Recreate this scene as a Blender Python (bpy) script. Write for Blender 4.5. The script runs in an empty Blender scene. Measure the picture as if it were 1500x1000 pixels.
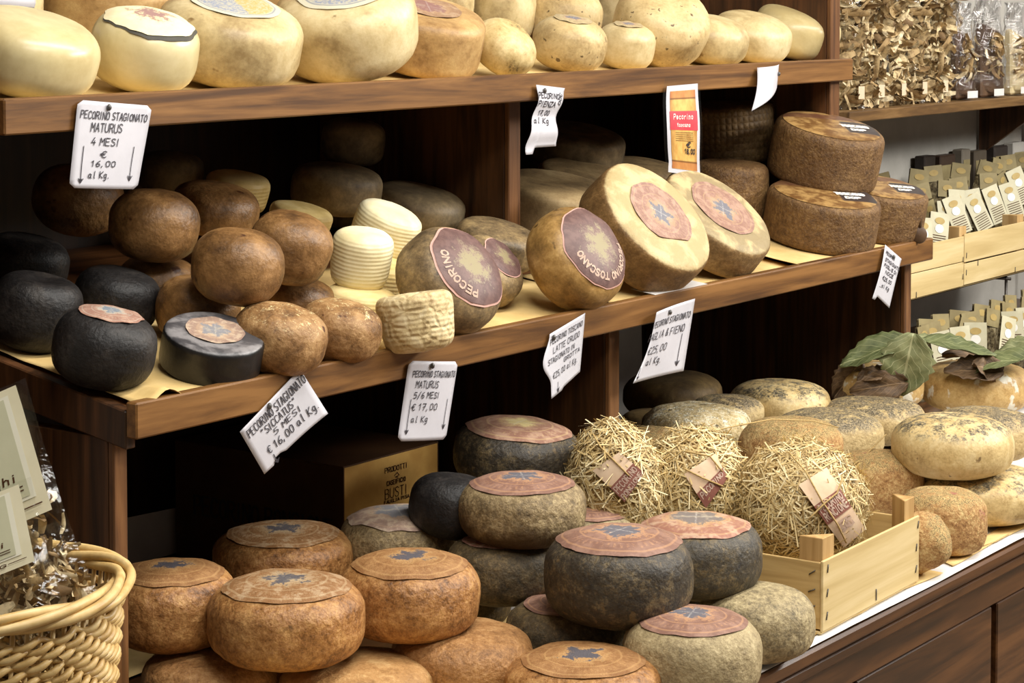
import bpy, bmesh, math, random
from mathutils import Vector, Matrix, noise
random.seed(7)
PI = math.pi
SC = bpy.context.scene
COL = SC.collection
V = Vector

# ------------------------------------------------------------------ camera
# world: X runs along the shelves, Y into the depth of the shelves, Z up, floor at 0
FPX = 3200.0
PITCH = math.radians(3.0)
EYE = V((0, 0, 1.75))
PPY = FPX * math.tan(PITCH)              # the horizon sits at the upper edge of the frame
YAW_R = V((0.5821, -0.8131, 0))
FH = V((0.8131, 0.5821, 0))
FW = (FH * math.cos(PITCH) - V((0, 0, math.sin(PITCH)))).normalized()
UPV = YAW_R.cross(FW).normalized()
cam_d = bpy.data.cameras.new('camera')
cam = bpy.data.objects.new('camera', cam_d)
COL.objects.link(cam)
cam.matrix_world = Matrix((
    (YAW_R.x, UPV.x, -FW.x, EYE.x), (YAW_R.y, UPV.y, -FW.y, EYE.y),
    (YAW_R.z, UPV.z, -FW.z, EYE.z), (0, 0, 0, 1)))
cam_d.sensor_fit = 'HORIZONTAL'
cam_d.sensor_width = 36
cam_d.lens = 36 * FPX / 1500
cam_d.shift_y = -(500 - PPY) / 1500
cam_d.clip_start = 0.05
SC.camera = cam

# ------------------------------------------------------------------ world, lamps, exposure
w = bpy.data.worlds.new('world'); SC.world = w; w.use_nodes = True
w.node_tree.nodes['Background'].inputs[0].default_value = (1.0, 0.93, 0.82, 1)
w.node_tree.nodes['Background'].inputs[1].default_value = 0.16
SC.view_settings.view_transform = 'Standard'
SC.view_settings.look = 'None'
SC.view_settings.exposure = -0.08
SC.view_settings.gamma = 1.0
SC.view_settings.use_curve_mapping = False

def area(name, loc, size, energy, color, target):
    l = bpy.data.lights.new(name, 'AREA'); l.shape = 'RECTANGLE'
    l.size, l.size_y = size; l.energy = energy; l.color = color
    o = bpy.data.objects.new(name, l); COL.objects.link(o)
    o.location = loc
    o.rotation_euler = (V(target) - V(loc)).to_track_quat('-Z', 'Y').to_euler()
    return o
area('ceiling_and_fill_lamp', (3.4, 1.0, 3.3), (3.6, 0.35), 116, (1.0, 0.975, 0.92), (3.5, 1.35, 0))
area('ceiling_and_fill_lamp', (6.2, -1.1, 3.2), (3.0, 0.6), 235, (1.0, 0.975, 0.92), (4.2, 1.9, 0.9))
area('ceiling_and_fill_lamp', (7.4, 1.2, 3.3), (1.8, 0.35), 20, (1.0, 0.975, 0.93), (6.6, 1.9, 0.6))
area('ceiling_and_fill_lamp', (1.5, 0.1, 3.3), (1.8, 0.35), 40, (1.0, 0.975, 0.92), (2.0, 1.8, 0.8))  # fill lamp added to brighten the basket bags and left foreground

# ------------------------------------------------------------------ pixel helpers (calibration of real places)
def ray(px, py):
    return FW + YAW_R * ((px - 750) / FPX) + UPV * ((PPY - py) / FPX)
def at_b(px, py, b):
    d = ray(px, py); return EYE + d * (b / d.y)
def at_h(px, py, z):
    d = ray(px, py); return EYE + d * ((z - EYE.z) / d.z)
def at_plane(px, py, P0, n):
    d = ray(px, py); return EYE + d * ((P0 - EYE).dot(n) / d.dot(n))
def at_t(px, py, t):
    return EYE + ray(px, py) * t

# ------------------------------------------------------------------ the places
BM, HM, SM = 2.200, EYE.z - 0.5705, 0.170      # middle shelf: front, height of the front, slope
BU, HU, SU = 2.374, EYE.z - 0.1443, 0.130      # upper shelf
BC, HC = 1.67, EYE.z - 1.07                    # counter: front edge, height
BACK = 3.0
A0, A1 = 2.167, 4.798
DM, DU = .014, .020                            # the lips stand this much proud of the boards
def zm(b): return HM - DM + SM * (b - BM)
def zu(b): return HU - DU + SU * (b - BU)
NM = V((0, -SM, 1)).normalized(); NU = V((0, -SU, 1)).normalized(); NC = V((0, 0, 1))
PLANES = {'M': (V((0, BM, HM - DM)), NM), 'U': (V((0, BU, HU - DU)), NU), 'C': (V((0, BC, HC)), NC)}

# ------------------------------------------------------------------ mesh helpers
def lin(c):
    r = []
    for v in c[:3]:
        v /= 255.0
        r.append(v / 12.92 if v <= 0.04045 else ((v + 0.055) / 1.055) ** 2.4)
    return (r[0], r[1], r[2], 1)

def tag(o, label=None, cat=None, group=None, kind=None):
    if label: o['label'] = label
    if cat: o['category'] = cat
    if group: o['group'] = group
    if kind: o['kind'] = kind
    return o

def mk(name, verts, faces, mat, parent=None, smooth=True, origin=None, uvs=None):
    """one mesh object; verts in world space when origin is given, else local"""
    me = bpy.data.meshes.new(name)
    if origin is not None:
        o3 = V(origin); verts = [V(v) - o3 for v in verts]
    me.from_pydata([tuple(v) for v in verts], [], faces)
    if smooth: me.polygons.foreach_set('use_smooth', [True] * len(me.polygons))
    if uvs is not None:
        ul = me.uv_layers.new(name='UVMap')
        for l in me.loops: ul.data[l.index].uv = uvs[l.vertex_index]
    if mat: me.materials.append(mat)
    me.update()
    o = bpy.data.objects.new(name, me); COL.objects.link(o)
    if parent is not None: o.parent = parent
    elif origin is not None: o.location = origin
    return o

def empty(name, loc=(0, 0, 0), label=None, cat=None, group=None, kind=None):
    o = bpy.data.objects.new(name, None); COL.objects.link(o)
    o.location = loc; o.empty_display_size = 0.05
    return tag(o, label, cat, group, kind)

def child_loc(o, parent, loc):
    o.parent = parent
    o.location = V(loc) - parent.location
    return o

def slab(name, pts8, mat, parent=None, bevel=0.0025, smooth=False, subd=0):
    """hexahedron from 8 world points (bottom 4 ccw, top 4 ccw), origin at its centre, bevelled edges"""
    c = sum((V(p) for p in pts8), V()) / 8
    bm = bmesh.new()
    vs = [bm.verts.new(V(p) - c) for p in pts8]
    for f in ((0, 3, 2, 1), (4, 5, 6, 7), (0, 1, 5, 4), (1, 2, 6, 5), (2, 3, 7, 6), (3, 0, 4, 7)):
        bm.faces.new([vs[i] for i in f])
    bmesh.ops.recalc_face_normals(bm, faces=bm.faces)
    if bevel > 0:
        bmesh.ops.bevel(bm, geom=list(bm.edges), offset=bevel, segments=1, affect='EDGES', profile=0.5)
    me = bpy.data.meshes.new(name); bm.to_mesh(me); bm.free()
    me.materials.append(mat)
    o = bpy.data.objects.new(name, me); COL.objects.link(o)
    if parent is not None: child_loc(o, parent, c)
    else: o.location = c
    return o

def box(name, lo, hi, mat, parent=None, bevel=0.0025):
    (x0, y0, z0), (x1, y1, z1) = lo, hi
    return slab(name, [(x0, y0, z0), (x1, y0, z0), (x1, y1, z0), (x0, y1, z0),
                       (x0, y0, z1), (x1, y0, z1), (x1, y1, z1), (x0, y1, z1)], mat, parent, bevel)

def tube_geo(pts, r, n=6, closed=False, verts=None, faces=None, taper=None):
    verts = [] if verts is None else verts; faces = [] if faces is None else faces
    base = len(verts); m = len(pts)
    for i, p in enumerate(pts):
        p = V(p)
        a = V(pts[(i - 1) % m]) if (closed or i > 0) else p
        b = V(pts[(i + 1) % m]) if (closed or i < m - 1) else p
        t = (b - a)
        t = t.normalized() if t.length > 1e-9 else V((0, 0, 1))
        ref = V((0, 0, 1)) if abs(t.z) < 0.9 else V((1, 0, 0))
        u = t.cross(ref).normalized(); q = t.cross(u)
        rr = r * (taper(i / (m - 1)) if taper else 1)
        for k in range(n):
            an = 2 * PI * k / n
            verts.append(p + (u * math.cos(an) + q * math.sin(an)) * rr)
    last = m if closed else m - 1
    for i in range(last):
        j = (i + 1) % m
        for k in range(n):
            l = (k + 1) % n
            faces.append((base + i * n + k, base + i * n + l, base + j * n + l, base + j * n + k))
    if not closed:
        faces.append(tuple(base + k for k in range(n))[::-1])
        faces.append(tuple(base + (m - 1) * n + k for k in range(n)))
    return verts, faces

# ------------------------------------------------------------------ stroke lettering
GL = {
 'A': '0,0 2,6 4,0;0.8,2.2 3.2,2.2', 'B': '0,0 0,6 2.6,6 3.6,5.2 3.4,3.8 2.4,3.2 0,3.2;2.4,3.2 3.9,2.4 3.9,.8 2.8,0 0,0',
 'C': '3.8,5 2.8,6 1.2,6 .2,4.6 .1,1.6 1.1,.1 2.8,0 3.9,1', 'D': '0,0 0,6 2.2,6 3.8,4.6 3.9,1.6 2.4,0 0,0',
 'E': '3.6,6 0,6 0,0 3.7,0;0,3.1 3,3.1', 'F': '3.6,6 0,6 0,0;0,3.1 3,3.1',
 'G': '3.8,5 2.8,6 1.2,6 .2,4.6 .1,1.6 1.1,.1 2.8,0 3.9,1 3.9,2.8 2.4,2.8', 'H': '0,0 0,6;4,0 4,6;0,3 4,3',
 'I': '2,0 2,6', 'J': '3,6 3,1.4 2,0 .8,.2 .2,1.2', 'K': '0,0 0,6;3.8,6 .2,2.8 4,0', 'L': '0,6 0,0 3.6,0',
 'M': '0,0 .2,6 2,2.6 3.8,6 4,0', 'N': '0,0 0,6 4,0 4,6', 'O': '2,6 .6,5.2 0,3 .6,.7 2,0 3.4,.7 4,3 3.4,5.2 2,6',
 'P': '0,0 0,6 2.8,6 3.8,5.1 3.7,3.8 2.6,2.9 0,2.9', 'Q': '2,6 .6,5.2 0,3 .6,.7 2,0 3.4,.7 4,3 3.4,5.2 2,6;2.6,1.4 4.2,-.4',
 'R': '0,0 0,6 2.8,6 3.8,5.1 3.7,3.9 2.6,3.1 0,3.1;1.8,3.1 4,0', 'S': '3.8,5.2 2.6,6 1,5.8 .3,4.6 1,3.5 3,2.7 3.8,1.5 3,.2 1.2,0 .1,.9',
 'T': '0,6 4,6;2,6 2,0', 'U': '0,6 0,1.4 1.1,0 2.9,0 4,1.4 4,6', 'V': '0,6 2,0 4,6', 'W': '0,6 1,0 2,4 3,0 4,6',
 'X': '0,0 4,6;0,6 4,0', 'Y': '0,6 2,3 4,6;2,3 2,0', 'Z': '0,6 4,6 0,0 4,0',
 '0': '2,6 .6,5.2 .2,3 .6,.7 2,0 3.4,.7 3.8,3 3.4,5.2 2,6', '1': '.8,4.4 2.2,6 2.2,0', '2': '.2,4.8 1.2,6 2.9,6 3.7,4.7 3,3.1 .1,0 4,0',
 '3': '.3,5.4 1.6,6 3.3,5.4 3.4,4 2,3.2 3.7,2.4 3.6,.8 2,0 .2,.6', '4': '2.6,6 .2,2 3.9,2;2.8,3.6 2.8,0',
 '5': '3.6,6 .7,6 .4,3.4 2.4,3.7 3.7,2.6 3.4,.7 1.8,0 .2,.5', '6': '3.2,6 1.2,4.4 .2,2 .9,.2 2.6,0 3.7,1.3 3.1,2.8 1.6,3 .5,2',
 '7': '.2,6 3.8,6 1.5,0;.9,3 3.3,3', '8': '2,3.2 .6,4.4 1.1,5.8 2.9,5.8 3.4,4.4 2,3.2 .3,1.6 1,.1 3,.1 3.7,1.6 2,3.2',
 '9': '3.6,4.4 2.4,3.2 .8,3.6 .4,5 1.4,6 3,5.8 3.6,4.4 3.4,1.6 2,0',
 ',': '1.6,.6 1,-1', '.': '1.4,.3 1.8,0', '/': '.2,-1 3.6,6.4', '-': '.6,3 3.2,3', '"': '1,6.4 .8,5;2.4,6.4 2.2,5', "'": '1.6,6.4 1.2,5',
 '&': '4,0 .9,4.6 1.4,6 2.6,5.8 2.6,4.4 .4,2.4 .3,.8 1.5,0 3,.7 3.9,2.6', '€': '3.8,5.2 2.6,6 1.2,5.2 .6,3 1.2,.8 2.6,0 3.8,.8;-.2,3.6 2.8,3.6;-.2,2.4 2.6,2.4',
 'a': '3.2,3.4 1.8,4 .5,3 .4,1 1.6,0 3,1 3.2,3.4 3.2,.8 4,0', 'l': '1.8,6.4 1.8,.6 2.6,0', 'g': '3.2,3.4 1.8,4 .5,3 .5,1.2 1.8,.4 3.2,1.6 3.2,3.6 3.2,-1 2,-2.2 .6,-1.6',
 'k': '.6,0 .6,6.2;3.4,4 .8,1.8 3.6,0', 'u': '.4,4 .4,1 1.4,0 3,.8 3.2,4 3.2,.6 4,0', 'n': '.4,0 .4,4;.4,2.8 1.8,4 3.2,3.2 3.2,0', 'h': '.4,0 .4,6.2;.4,2.8 1.8,4 3.2,3.2 3.2,0',
 'i': '1.8,4 1.8,0;1.8,5.3 1.9,5.6', 'f': '3.2,5.8 2,6 1.6,5 1.6,0;.4,3.8 3,3.8', 't': '1.8,6 1.8,.6 3,0;.4,4 3.2,4', 'r': '.6,4 .6,0;.6,2.6 2,4 3.2,3.8', 'o': '2,4 .6,3.2 .6,.8 2,0 3.4,.8 3.4,3.2 2,4', 'e': '.6,2 3.4,2.2 3,3.6 1.8,4 .6,3 .5,1 1.8,0 3.4,.8', 'c': '3.4,3.2 2,4 .6,3 .6,1 2,0 3.4,.8', 'p': '.5,-2 .5,4;.5,3 2,4 3.4,3 3.2,1 1.8,0 .5,.8', 's': '3.2,3.4 1.8,4 .8,3.2 3,1.4 2.4,.1 .6,.4', 'v': '.2,4 1.8,0 3.6,4', ' ': ''}
def text_strokes(txt, x, y, h, w=None, slant=0.1, jit=0.25, gap=1.3, rot=0.0):
    """handwritten polylines; (x,y) start of the baseline, h letter height, w forces the total width"""
    adv = []; cx = 0.0
    for ch in txt:
        adv.append(cx); cx += (4 + gap) if ch not in " .,'I1i" else (2.6 + gap if ch != ' ' else 3.0)
    k = h / 6.0; kx = k if w is None else w / max(cx - gap, 1)
    out = []
    ca, sa = math.cos(rot), math.sin(rot)
    for ch, c0 in zip(txt, adv):
        jy = random.uniform(-jit, jit)
        off = -1.0 if ch in "I1i" else (-1 if ch in ".,'" else 0)
        for st in GL.get(ch, GL.get(ch.upper(), '')).split(';'):
            if not st: continue
            pl = []
            for q in st.split():
                a, b = q.split(',')
                gx = (float(a) + random.uniform(-jit, jit) * .5 + off + c0 + slant * float(b)) * kx
                gy = (float(b) + jy + random.uniform(-jit, jit) * .5) * k
                pl.append((x + gx * ca - gy * sa, y + gx * sa + gy * ca))
            out.append(pl)
    return out
def arrow_strokes(x, y0, y1, s=0.05):
    return [[(x, y0), (x - .004, (y0 + y1) / 2), (x, y1)], [(x - s, y1 + s * 1.6), (x, y1), (x + s, y1 + s * 1.6)], [(x - s * .4, y1 + s * 1.5), (x, y1), (x + s * .4, y1 + s * 1.5)]]
def ribbon(strokes, width, fmap):
    """flat ink ribbons; fmap(x, y) -> world point"""
    vs, fs = [], []
    for pl in strokes:
        for i in range(len(pl) - 1):
            (ax, ay), (bx, by) = pl[i], pl[i + 1]
            dx, dy = bx - ax, by - ay; L = math.hypot(dx, dy)
            if L < 1e-6: continue
            dx /= L; dy /= L; e = width * .35; hw = width / 2
            n = max(1, int(L / 0.12))
            b0 = len(vs)
            for k in range(n + 1):
                f = k / n; x = ax - dx * e + (dx * (L + 2 * e)) * f; y = ay - dy * e + (dy * (L + 2 * e)) * f
                vs.append(fmap(x - dy * hw, y + dx * hw)); vs.append(fmap(x + dy * hw, y - dx * hw))
            for k in range(n):
                j = b0 + 2 * k; fs.append((j, j + 1, j + 3, j + 2))
    return vs, fs

# ------------------------------------------------------------------ materials
class NT:
    def __init__(s, name):
        s.m = bpy.data.materials.new(name); s.m.use_nodes = True
        s.t = s.m.node_tree; s.n = s.t.nodes; s.b = s.n['Principled BSDF']; s.out = s.n['Material Output']
    def node(s, typ, **kw):
        nd = s.n.new(typ)
        for k, v in kw.items():
            if k.startswith('_'): setattr(nd, k[1:], v)
        return nd
    def link(s, a, b): s.t.links.new(a, b)
    def val(s, sock, v):
        if hasattr(v, 'links') or isinstance(v, bpy.types.NodeSocket): s.link(v, sock)
        else: sock.default_value = v
    def math(s, op, a, b=0.0, clamp=False):
        nd = s.n.new('ShaderNodeMath'); nd.operation = op; nd.use_clamp = clamp
        s.val(nd.inputs[0], a); s.val(nd.inputs[1], b); return nd.outputs[0]
    def coord(s, which='Object', rnd=True, scale=(1, 1, 1)):
        tc = s.n.new('ShaderNodeTexCoord'); o = tc.outputs[which]
        mp = s.n.new('ShaderNodeMapping'); mp.inputs['Scale'].default_value = scale
        s.link(o, mp.inputs['Vector'])
        if rnd:
            oi = s.n.new('ShaderNodeObjectInfo')
            cb = s.n.new('ShaderNodeCombineXYZ')
            for i, k in enumerate((37.0, 91.0, 53.0)): s.link(s.math('MULTIPLY', oi.outputs['Random'], k), cb.inputs[i])
            s.link(cb.outputs[0], mp.inputs['Location'])
        return mp.outputs[0], o
    def noise(s, vec, scale, detail=4, rough=.55, dist=0.0):
        nd = s.n.new('ShaderNodeTexNoise'); nd.inputs['Scale'].default_value = scale
        nd.inputs['Detail'].default_value = detail; nd.inputs['Roughness'].default_value = rough
        nd.inputs['Distortion'].default_value = dist
        s.link(vec, nd.inputs['Vector']); return nd.outputs[0]
    def ramp(s, fac, stops, interp='LINEAR'):
        nd = s.n.new('ShaderNodeValToRGB'); cr = nd.color_ramp; cr.interpolation = interp
        while len(cr.elements) < len(stops): cr.elements.new(0.5)
        for e, (p, c) in zip(cr.elements, stops):
            e.position = p; e.color = lin(c) if max(c) > 1.001 else (*c[:3], 1)
        s.val(nd.inputs[0], fac); return nd.outputs[0]
    def step(s, x, a, b):
        nd = s.n.new('ShaderNodeMapRange'); nd.interpolation_type = 'SMOOTHSTEP'
        s.val(nd.inputs[0], x); nd.inputs[1].default_value = a; nd.inputs[2].default_value = b
        return nd.outputs[0]
    def mix(s, fac, a, b, mode='MIX'):
        nd = s.n.new('ShaderNodeMix'); nd.data_type = 'RGBA'; nd.blend_type = mode
        s.val(nd.inputs[0], fac)
        for sk, v in ((nd.inputs[6], a), (nd.inputs[7], b)):
            if isinstance(v, bpy.types.NodeSocket): s.link(v, sk)
            else: sk.default_value = lin(v)
        return nd.outputs[2]
    def bump(s, h, strength, dist=.002, prev=None):
        nd = s.n.new('ShaderNodeBump'); nd.inputs['Strength'].default_value = strength; nd.inputs['Distance'].default_value = dist
        s.link(h, nd.inputs['Height'])
        if prev is not None: s.link(prev, nd.inputs['Normal'])
        return nd.outputs[0]
    def sep(s, vec):
        nd = s.n.new('ShaderNodeSeparateXYZ'); s.link(vec, nd.inputs[0]); return nd.outputs
    def done(s, col=None, rough=.6, normal=None, spec=.4, **kw):
        if col is not None:
            if isinstance(col, bpy.types.NodeSocket): s.link(col, s.b.inputs['Base Color'])
            else: s.b.inputs['Base Color'].default_value = lin(col)
        s.val(s.b.inputs['Roughness'], rough); s.b.inputs['Specular IOR Level'].default_value = spec
        if normal is not None: s.link(normal, s.b.inputs['Normal'])
        for k, v in kw.items(): s.b.inputs[k.replace('_', ' ')].default_value = v
        return s.m

def rind(name, cols, scale=18, rough=.55, bump=.25, bscale=90, spots=None, top=None, base=None, face=None, weave=0, ridges=0, crackle=0, spec=.4, mott=.5):
    """cheese rind: mottled ramp over two noises, optional spots, mouldy top, stained base, bare face, basket weave, ridges"""
    s = NT(name); v, raw = s.coord()
    n1 = s.noise(v, scale, 5, .6, .4); n2 = s.noise(v, scale * 5, 4, .65)
    n5 = s.noise(v, scale * 16, 3, .7)
    f = s.math('ADD', s.math('MULTIPLY', n1, 1 - mott * .75), s.math('ADD', s.math('MULTIPLY', n2, mott * .45), s.math('MULTIPLY', n5, mott * .30)))
    lo, hi = .37, .64
    st = [(lo + (hi - lo) * p, c) for p, c in cols]
    col = s.ramp(f, st)
    xyz = s.sep(raw)
    tc = s.n.new('ShaderNodeTexCoord'); nz = s.sep(tc.outputs['Normal'])[2]
    if base:                                             # stained / greyer colour low on the side, ragged edge
        c, z0, z1 = base
        k = s.math('ADD', xyz[2], s.math('MULTIPLY', s.math('SUBTRACT', n1, .5), .09))
        col = s.mix(s.math('SUBTRACT', 1.0, s.step(k, z0, z1)), col, c)
    if top:                                              # mould or herbs lying on the upper face
        c, amt = top
        n3 = s.math('ADD', s.math('MULTIPLY', s.noise(v, scale * 2.4, 5, .7, .3), .6), s.math('MULTIPLY', s.noise(v, scale * 11, 4, .75), .4))
        k = s.math('MULTIPLY', s.step(nz, .30, .85), s.step(n3, .60 - amt * .22, .70 - amt * .22))
        dk = s.mix(s.step(n5, .42, .58), tuple(q * .62 for q in c), tuple(min(255, q * 1.3) for q in c))
        col = s.mix(k, col, dk)
    if face:                                             # pale bare face
        c0, c1 = face
        fc = s.mix(s.step(n1, .42, .62), c0, c1)
        k = s.step(s.math('ADD', nz, s.math('MULTIPLY', s.math('SUBTRACT', n2, .5), .35)), .55, .82)
        col = s.mix(k, col, fc)
    if spots:
        c, thr, sc2 = spots
        n4 = s.noise(v, sc2, 3, .5)
        col = s.mix(s.step(n4, thr, thr + .07), col, c)
    h = s.math('ADD', s.noise(v, bscale, 6, .6), s.math('MULTIPLY', s.noise(v, bscale * .3, 3), 1.2))
    nrm = s.bump(h, bump, .004)
    if crackle:
        vo = s.n.new('ShaderNodeTexVoronoi'); vo.feature = 'DISTANCE_TO_EDGE'; vo.inputs['Scale'].default_value = crackle
        s.link(v, vo.inputs['Vector'])
        nrm = s.bump(s.step(vo.outputs['Distance'], 0, .25), .5, .003, nrm)
    if weave:
        ang = s.math('ARCTAN2', xyz[1], xyz[0])
        wa = s.math('ABSOLUTE', s.math('SINE', s.math('MULTIPLY', ang, weave))); wz = s.math('ABSOLUTE', s.math('SINE', s.math('MULTIPLY', xyz[2], weave * 7.5)))
        wv = s.math('MULTIPLY', s.math('MULTIPLY', wa, wz), s.math('SUBTRACT', 1.0, s.step(nz, .3, .7)))
        nrm = s.bump(wv, .5, .003, nrm)
        col = s.mix(s.math('MULTIPLY', s.step(wv, .0, .9), .22), col, cols[-1][1])
    if ridges:
        wz = s.math('SINE', s.math('ADD', s.math('MULTIPLY', xyz[2], ridges), s.math('MULTIPLY', n1, 2.5)))
        wv = s.math('MULTIPLY', wz, s.math('SUBTRACT', 1.0, s.step(nz, .3, .8)))
        nrm = s.bump(wv, .16, .003, nrm)
        col = s.mix(s.math('MULTIPLY', s.step(wv, -.9, .2), .0), col, cols[0][1])
    return s.done(col, rough, nrm, spec)

def wood(name, c0, c1, c2, axis=0, scale=1.0, rough=.45, spec=.4):
    s = NT(name); sc = [26 * scale] * 3; sc[axis] = 1.6 * scale
    v, raw = s.coord(scale=tuple(sc))
    n1 = s.noise(v, 1.0, 6, .6, 1.2); n2 = s.noise(v, 4.0, 4, .6)
    sc2 = [3.0] * 3; sc2[axis] = .8
    v2, _ = s.coord(scale=tuple(sc2)); n3 = s.noise(v2, 1.3, 3)
    f = s.math('ADD', s.math('MULTIPLY', n1, .6), s.math('ADD', s.math('MULTIPLY', n2, .2), s.math('MULTIPLY', n3, .2)))
    col = s.ramp(f, [(.40, c0), (.5, c1), (.60, c2)])
    return s.done(col, rough, s.bump(n2, .12, .001), spec)

def plain(name, c0, c1=None, scale=20, rough=.7, bump=.1, spec=.3):
    s = NT(name); v, _ = s.coord(); n = s.noise(v, scale, 5, .6)
    col = s.ramp(n, [(.35, c0), (.65, c1 or c0)])
    return s.done(col, rough, s.bump(s.noise(v, scale * 4, 4), bump, .002), spec)

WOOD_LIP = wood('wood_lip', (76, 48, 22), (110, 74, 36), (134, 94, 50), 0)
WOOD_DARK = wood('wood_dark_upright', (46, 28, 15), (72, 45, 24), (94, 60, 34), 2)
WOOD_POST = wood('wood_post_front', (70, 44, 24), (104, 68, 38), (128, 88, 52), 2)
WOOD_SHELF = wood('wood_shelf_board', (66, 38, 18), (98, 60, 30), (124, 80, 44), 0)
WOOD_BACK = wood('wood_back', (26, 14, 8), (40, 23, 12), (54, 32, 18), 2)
WOOD_COUNTER = wood('wood_counter', (44, 26, 13), (72, 44, 22), (96, 62, 33), 0, .7, .32)
WOOD_CRATE = wood('wood_crate', (190, 164, 112), (206, 182, 130), (218, 196, 148), 0, .5, .7, .2)
WOOD_CRATE_Y = wood('wood_crate_end', (172, 142, 90), (194, 164, 110), (208, 180, 128), 1, .5, .7, .2)
WOOD_CRATE_Z = wood('wood_crate_post', (166, 130, 80), (190, 154, 102), (204, 172, 122), 2, .6, .7, .2)
WOOD_RACK = wood('wood_wall_shelf', (84, 60, 34), (116, 86, 50), (140, 110, 72), 0)
PLASTER = plain('plaster_wall', (176, 172, 164), (190, 186, 178), 8, .9, .1)
FLOOR_M = plain('floor_tile', (120, 100, 82), (140, 120, 98), 6, .5, .05)
KRAFT = plain('kraft_paper', (206, 174, 112), (222, 192, 132), 14, .8, .25)
WHITE_PAPER = plain('white_paper', (206, 202, 198), (220, 216, 212), 12, .8, .25)
CARD = plain('card_paper', (186, 184, 190), (196, 194, 200), 10, .55, .15)
GREY_PAPER = plain('grey_paper', (200, 196, 192), (212, 208, 202), 10, .8, .1)
INK = plain('ink', (34, 30, 36), (60, 56, 62), 200, .6, 0)
INK_BROWN = plain('ink_brown', (70, 40, 18), (84, 50, 24), 60, .7, 0)
PIN_M = plain('pin_metal', (60, 58, 56), (84, 80, 76), 60, .35, 0, .6)
STAPLE = plain('staple_metal', (62, 56, 48), (84, 76, 64), 60, .4, 0, .6)
CORD_M = plain('cord_fibre', (170, 140, 88), (196, 168, 112), 200, .8, .3)
GLASSY = None

# ------------------------------------------------------------------ the room shell and furniture
tag(box('floor', (-2, -3, -0.05), (10, 3.3, 0), FLOOR_M, bevel=0), 'brown tiled shop floor', kind='structure')
tag(box('wall_back', (-2, 3.1, 0), (10, 3.3, 3.6), PLASTER, bevel=0), 'pale grey plaster wall behind the shelves', kind='structure')
tag(box('ceiling', (-2, -3, 3.5), (10, 3.3, 3.6), PLASTER, bevel=0), 'pale plaster ceiling', kind='structure')

shelf = empty('display_shelf', (A0, BM, HC), 'dark brown wooden display shelving with two slanted shelves full of cheese', 'shelf')
def sloped(name, a0, a1, b0, b1, zf, th, mat, parent):
    return slab(name, [(a0, b0, zf(b0) - th), (a1, b0, zf(b0) - th), (a1, b1, zf(b1) - th), (a0, b1, zf(b1) - th),
                       (a0, b0, zf(b0)), (a1, b0, zf(b0)), (a1, b1, zf(b1)), (a0, b1, zf(b1))], mat, parent, .0015)
UL, UR = 2.086, 4.716
sloped('shelf_board', A0 + .02, A1, BM + .022, BACK - .03, zm, .02, WOOD_SHELF, shelf)
sloped('shelf_board', UL + .01, UR, BU + .022, BACK - .03, zu, .02, WOOD_SHELF, shelf)
box('front_lip', (A0, BM, HM - .047), (A1, BM + .022, HM + .005), WOOD_LIP, shelf)
box('front_lip', (UL, BU, HU - .047), (UR, BU + .022, HU + .005), WOOD_LIP, shelf)
# side lip closing the left end of the middle shelf
slab('side_lip', [(A0, BM + .022, zm(BM) - .05), (A0 + .02, BM + .022, zm(BM) - .05), (A0 + .02, BACK - .03, zm(BACK) - .06), (A0, BACK - .03, zm(BACK) - .06),
                  (A0, BM + .022, zm(BM) + .005), (A0 + .02, BM + .022, zm(BM) + .005), (A0 + .02, BACK - .03, zm(BACK) + .005), (A0, BACK - .03, zm(BACK) + .005)], WOOD_DARK, shelf, .002)
def upright(a0, a1, b0, z0, z1):
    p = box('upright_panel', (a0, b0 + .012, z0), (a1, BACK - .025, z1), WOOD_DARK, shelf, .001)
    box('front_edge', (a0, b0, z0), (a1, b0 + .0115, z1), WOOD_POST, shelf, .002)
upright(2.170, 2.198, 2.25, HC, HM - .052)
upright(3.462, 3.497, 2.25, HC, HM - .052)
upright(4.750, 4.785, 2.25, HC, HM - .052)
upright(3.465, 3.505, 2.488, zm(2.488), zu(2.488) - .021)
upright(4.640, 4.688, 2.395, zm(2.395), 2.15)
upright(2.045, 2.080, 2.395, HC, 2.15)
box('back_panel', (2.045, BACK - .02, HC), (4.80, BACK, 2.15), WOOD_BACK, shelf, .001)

counter = empty('counter', (3.5, 2.2, 0), 'brown wooden shop counter with moulded edge and framed front panels', 'counter')
CL, CR = 2.05, 7.4
box('counter_top', (CL, BC + .012, HC - .035), (CR, 3.08, HC), WOOD_COUNTER, counter, .003)
box('edge_moulding', (CL, BC, HC - .030), (CR, BC + .012, HC - .004), WOOD_COUNTER, counter, .005)
box('edge_moulding', (CL, BC + .014, HC - .062), (CR, BC + .05, HC - .036), WOOD_COUNTER, counter, .006)
box('carcass', (CL, BC + .07, .0), (CR, 3.05, HC - .036), WOOD_BACK, counter, .002)
box('rail', (CL, BC + .045, HC - .13), (CR, BC + .068, HC - .064), WOOD_COUNTER, counter, .003)
box('rail', (CL, BC + .045, .02), (CR, BC + .068, .10), WOOD_COUNTER, counter, .003)
GRV = at_b(1462, 900, BC + .045).x
xs = [GRV + k * .62 for k in range(-4, 6)]
for k, x in enumerate(xs):
    if x - .62 > CL and x < CR:
        box('front_panel', (x - .62 + .014, BC + .052, .105), (x - .014, BC + .068, HC - .135), WOOD_COUNTER, counter, .003)

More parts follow.
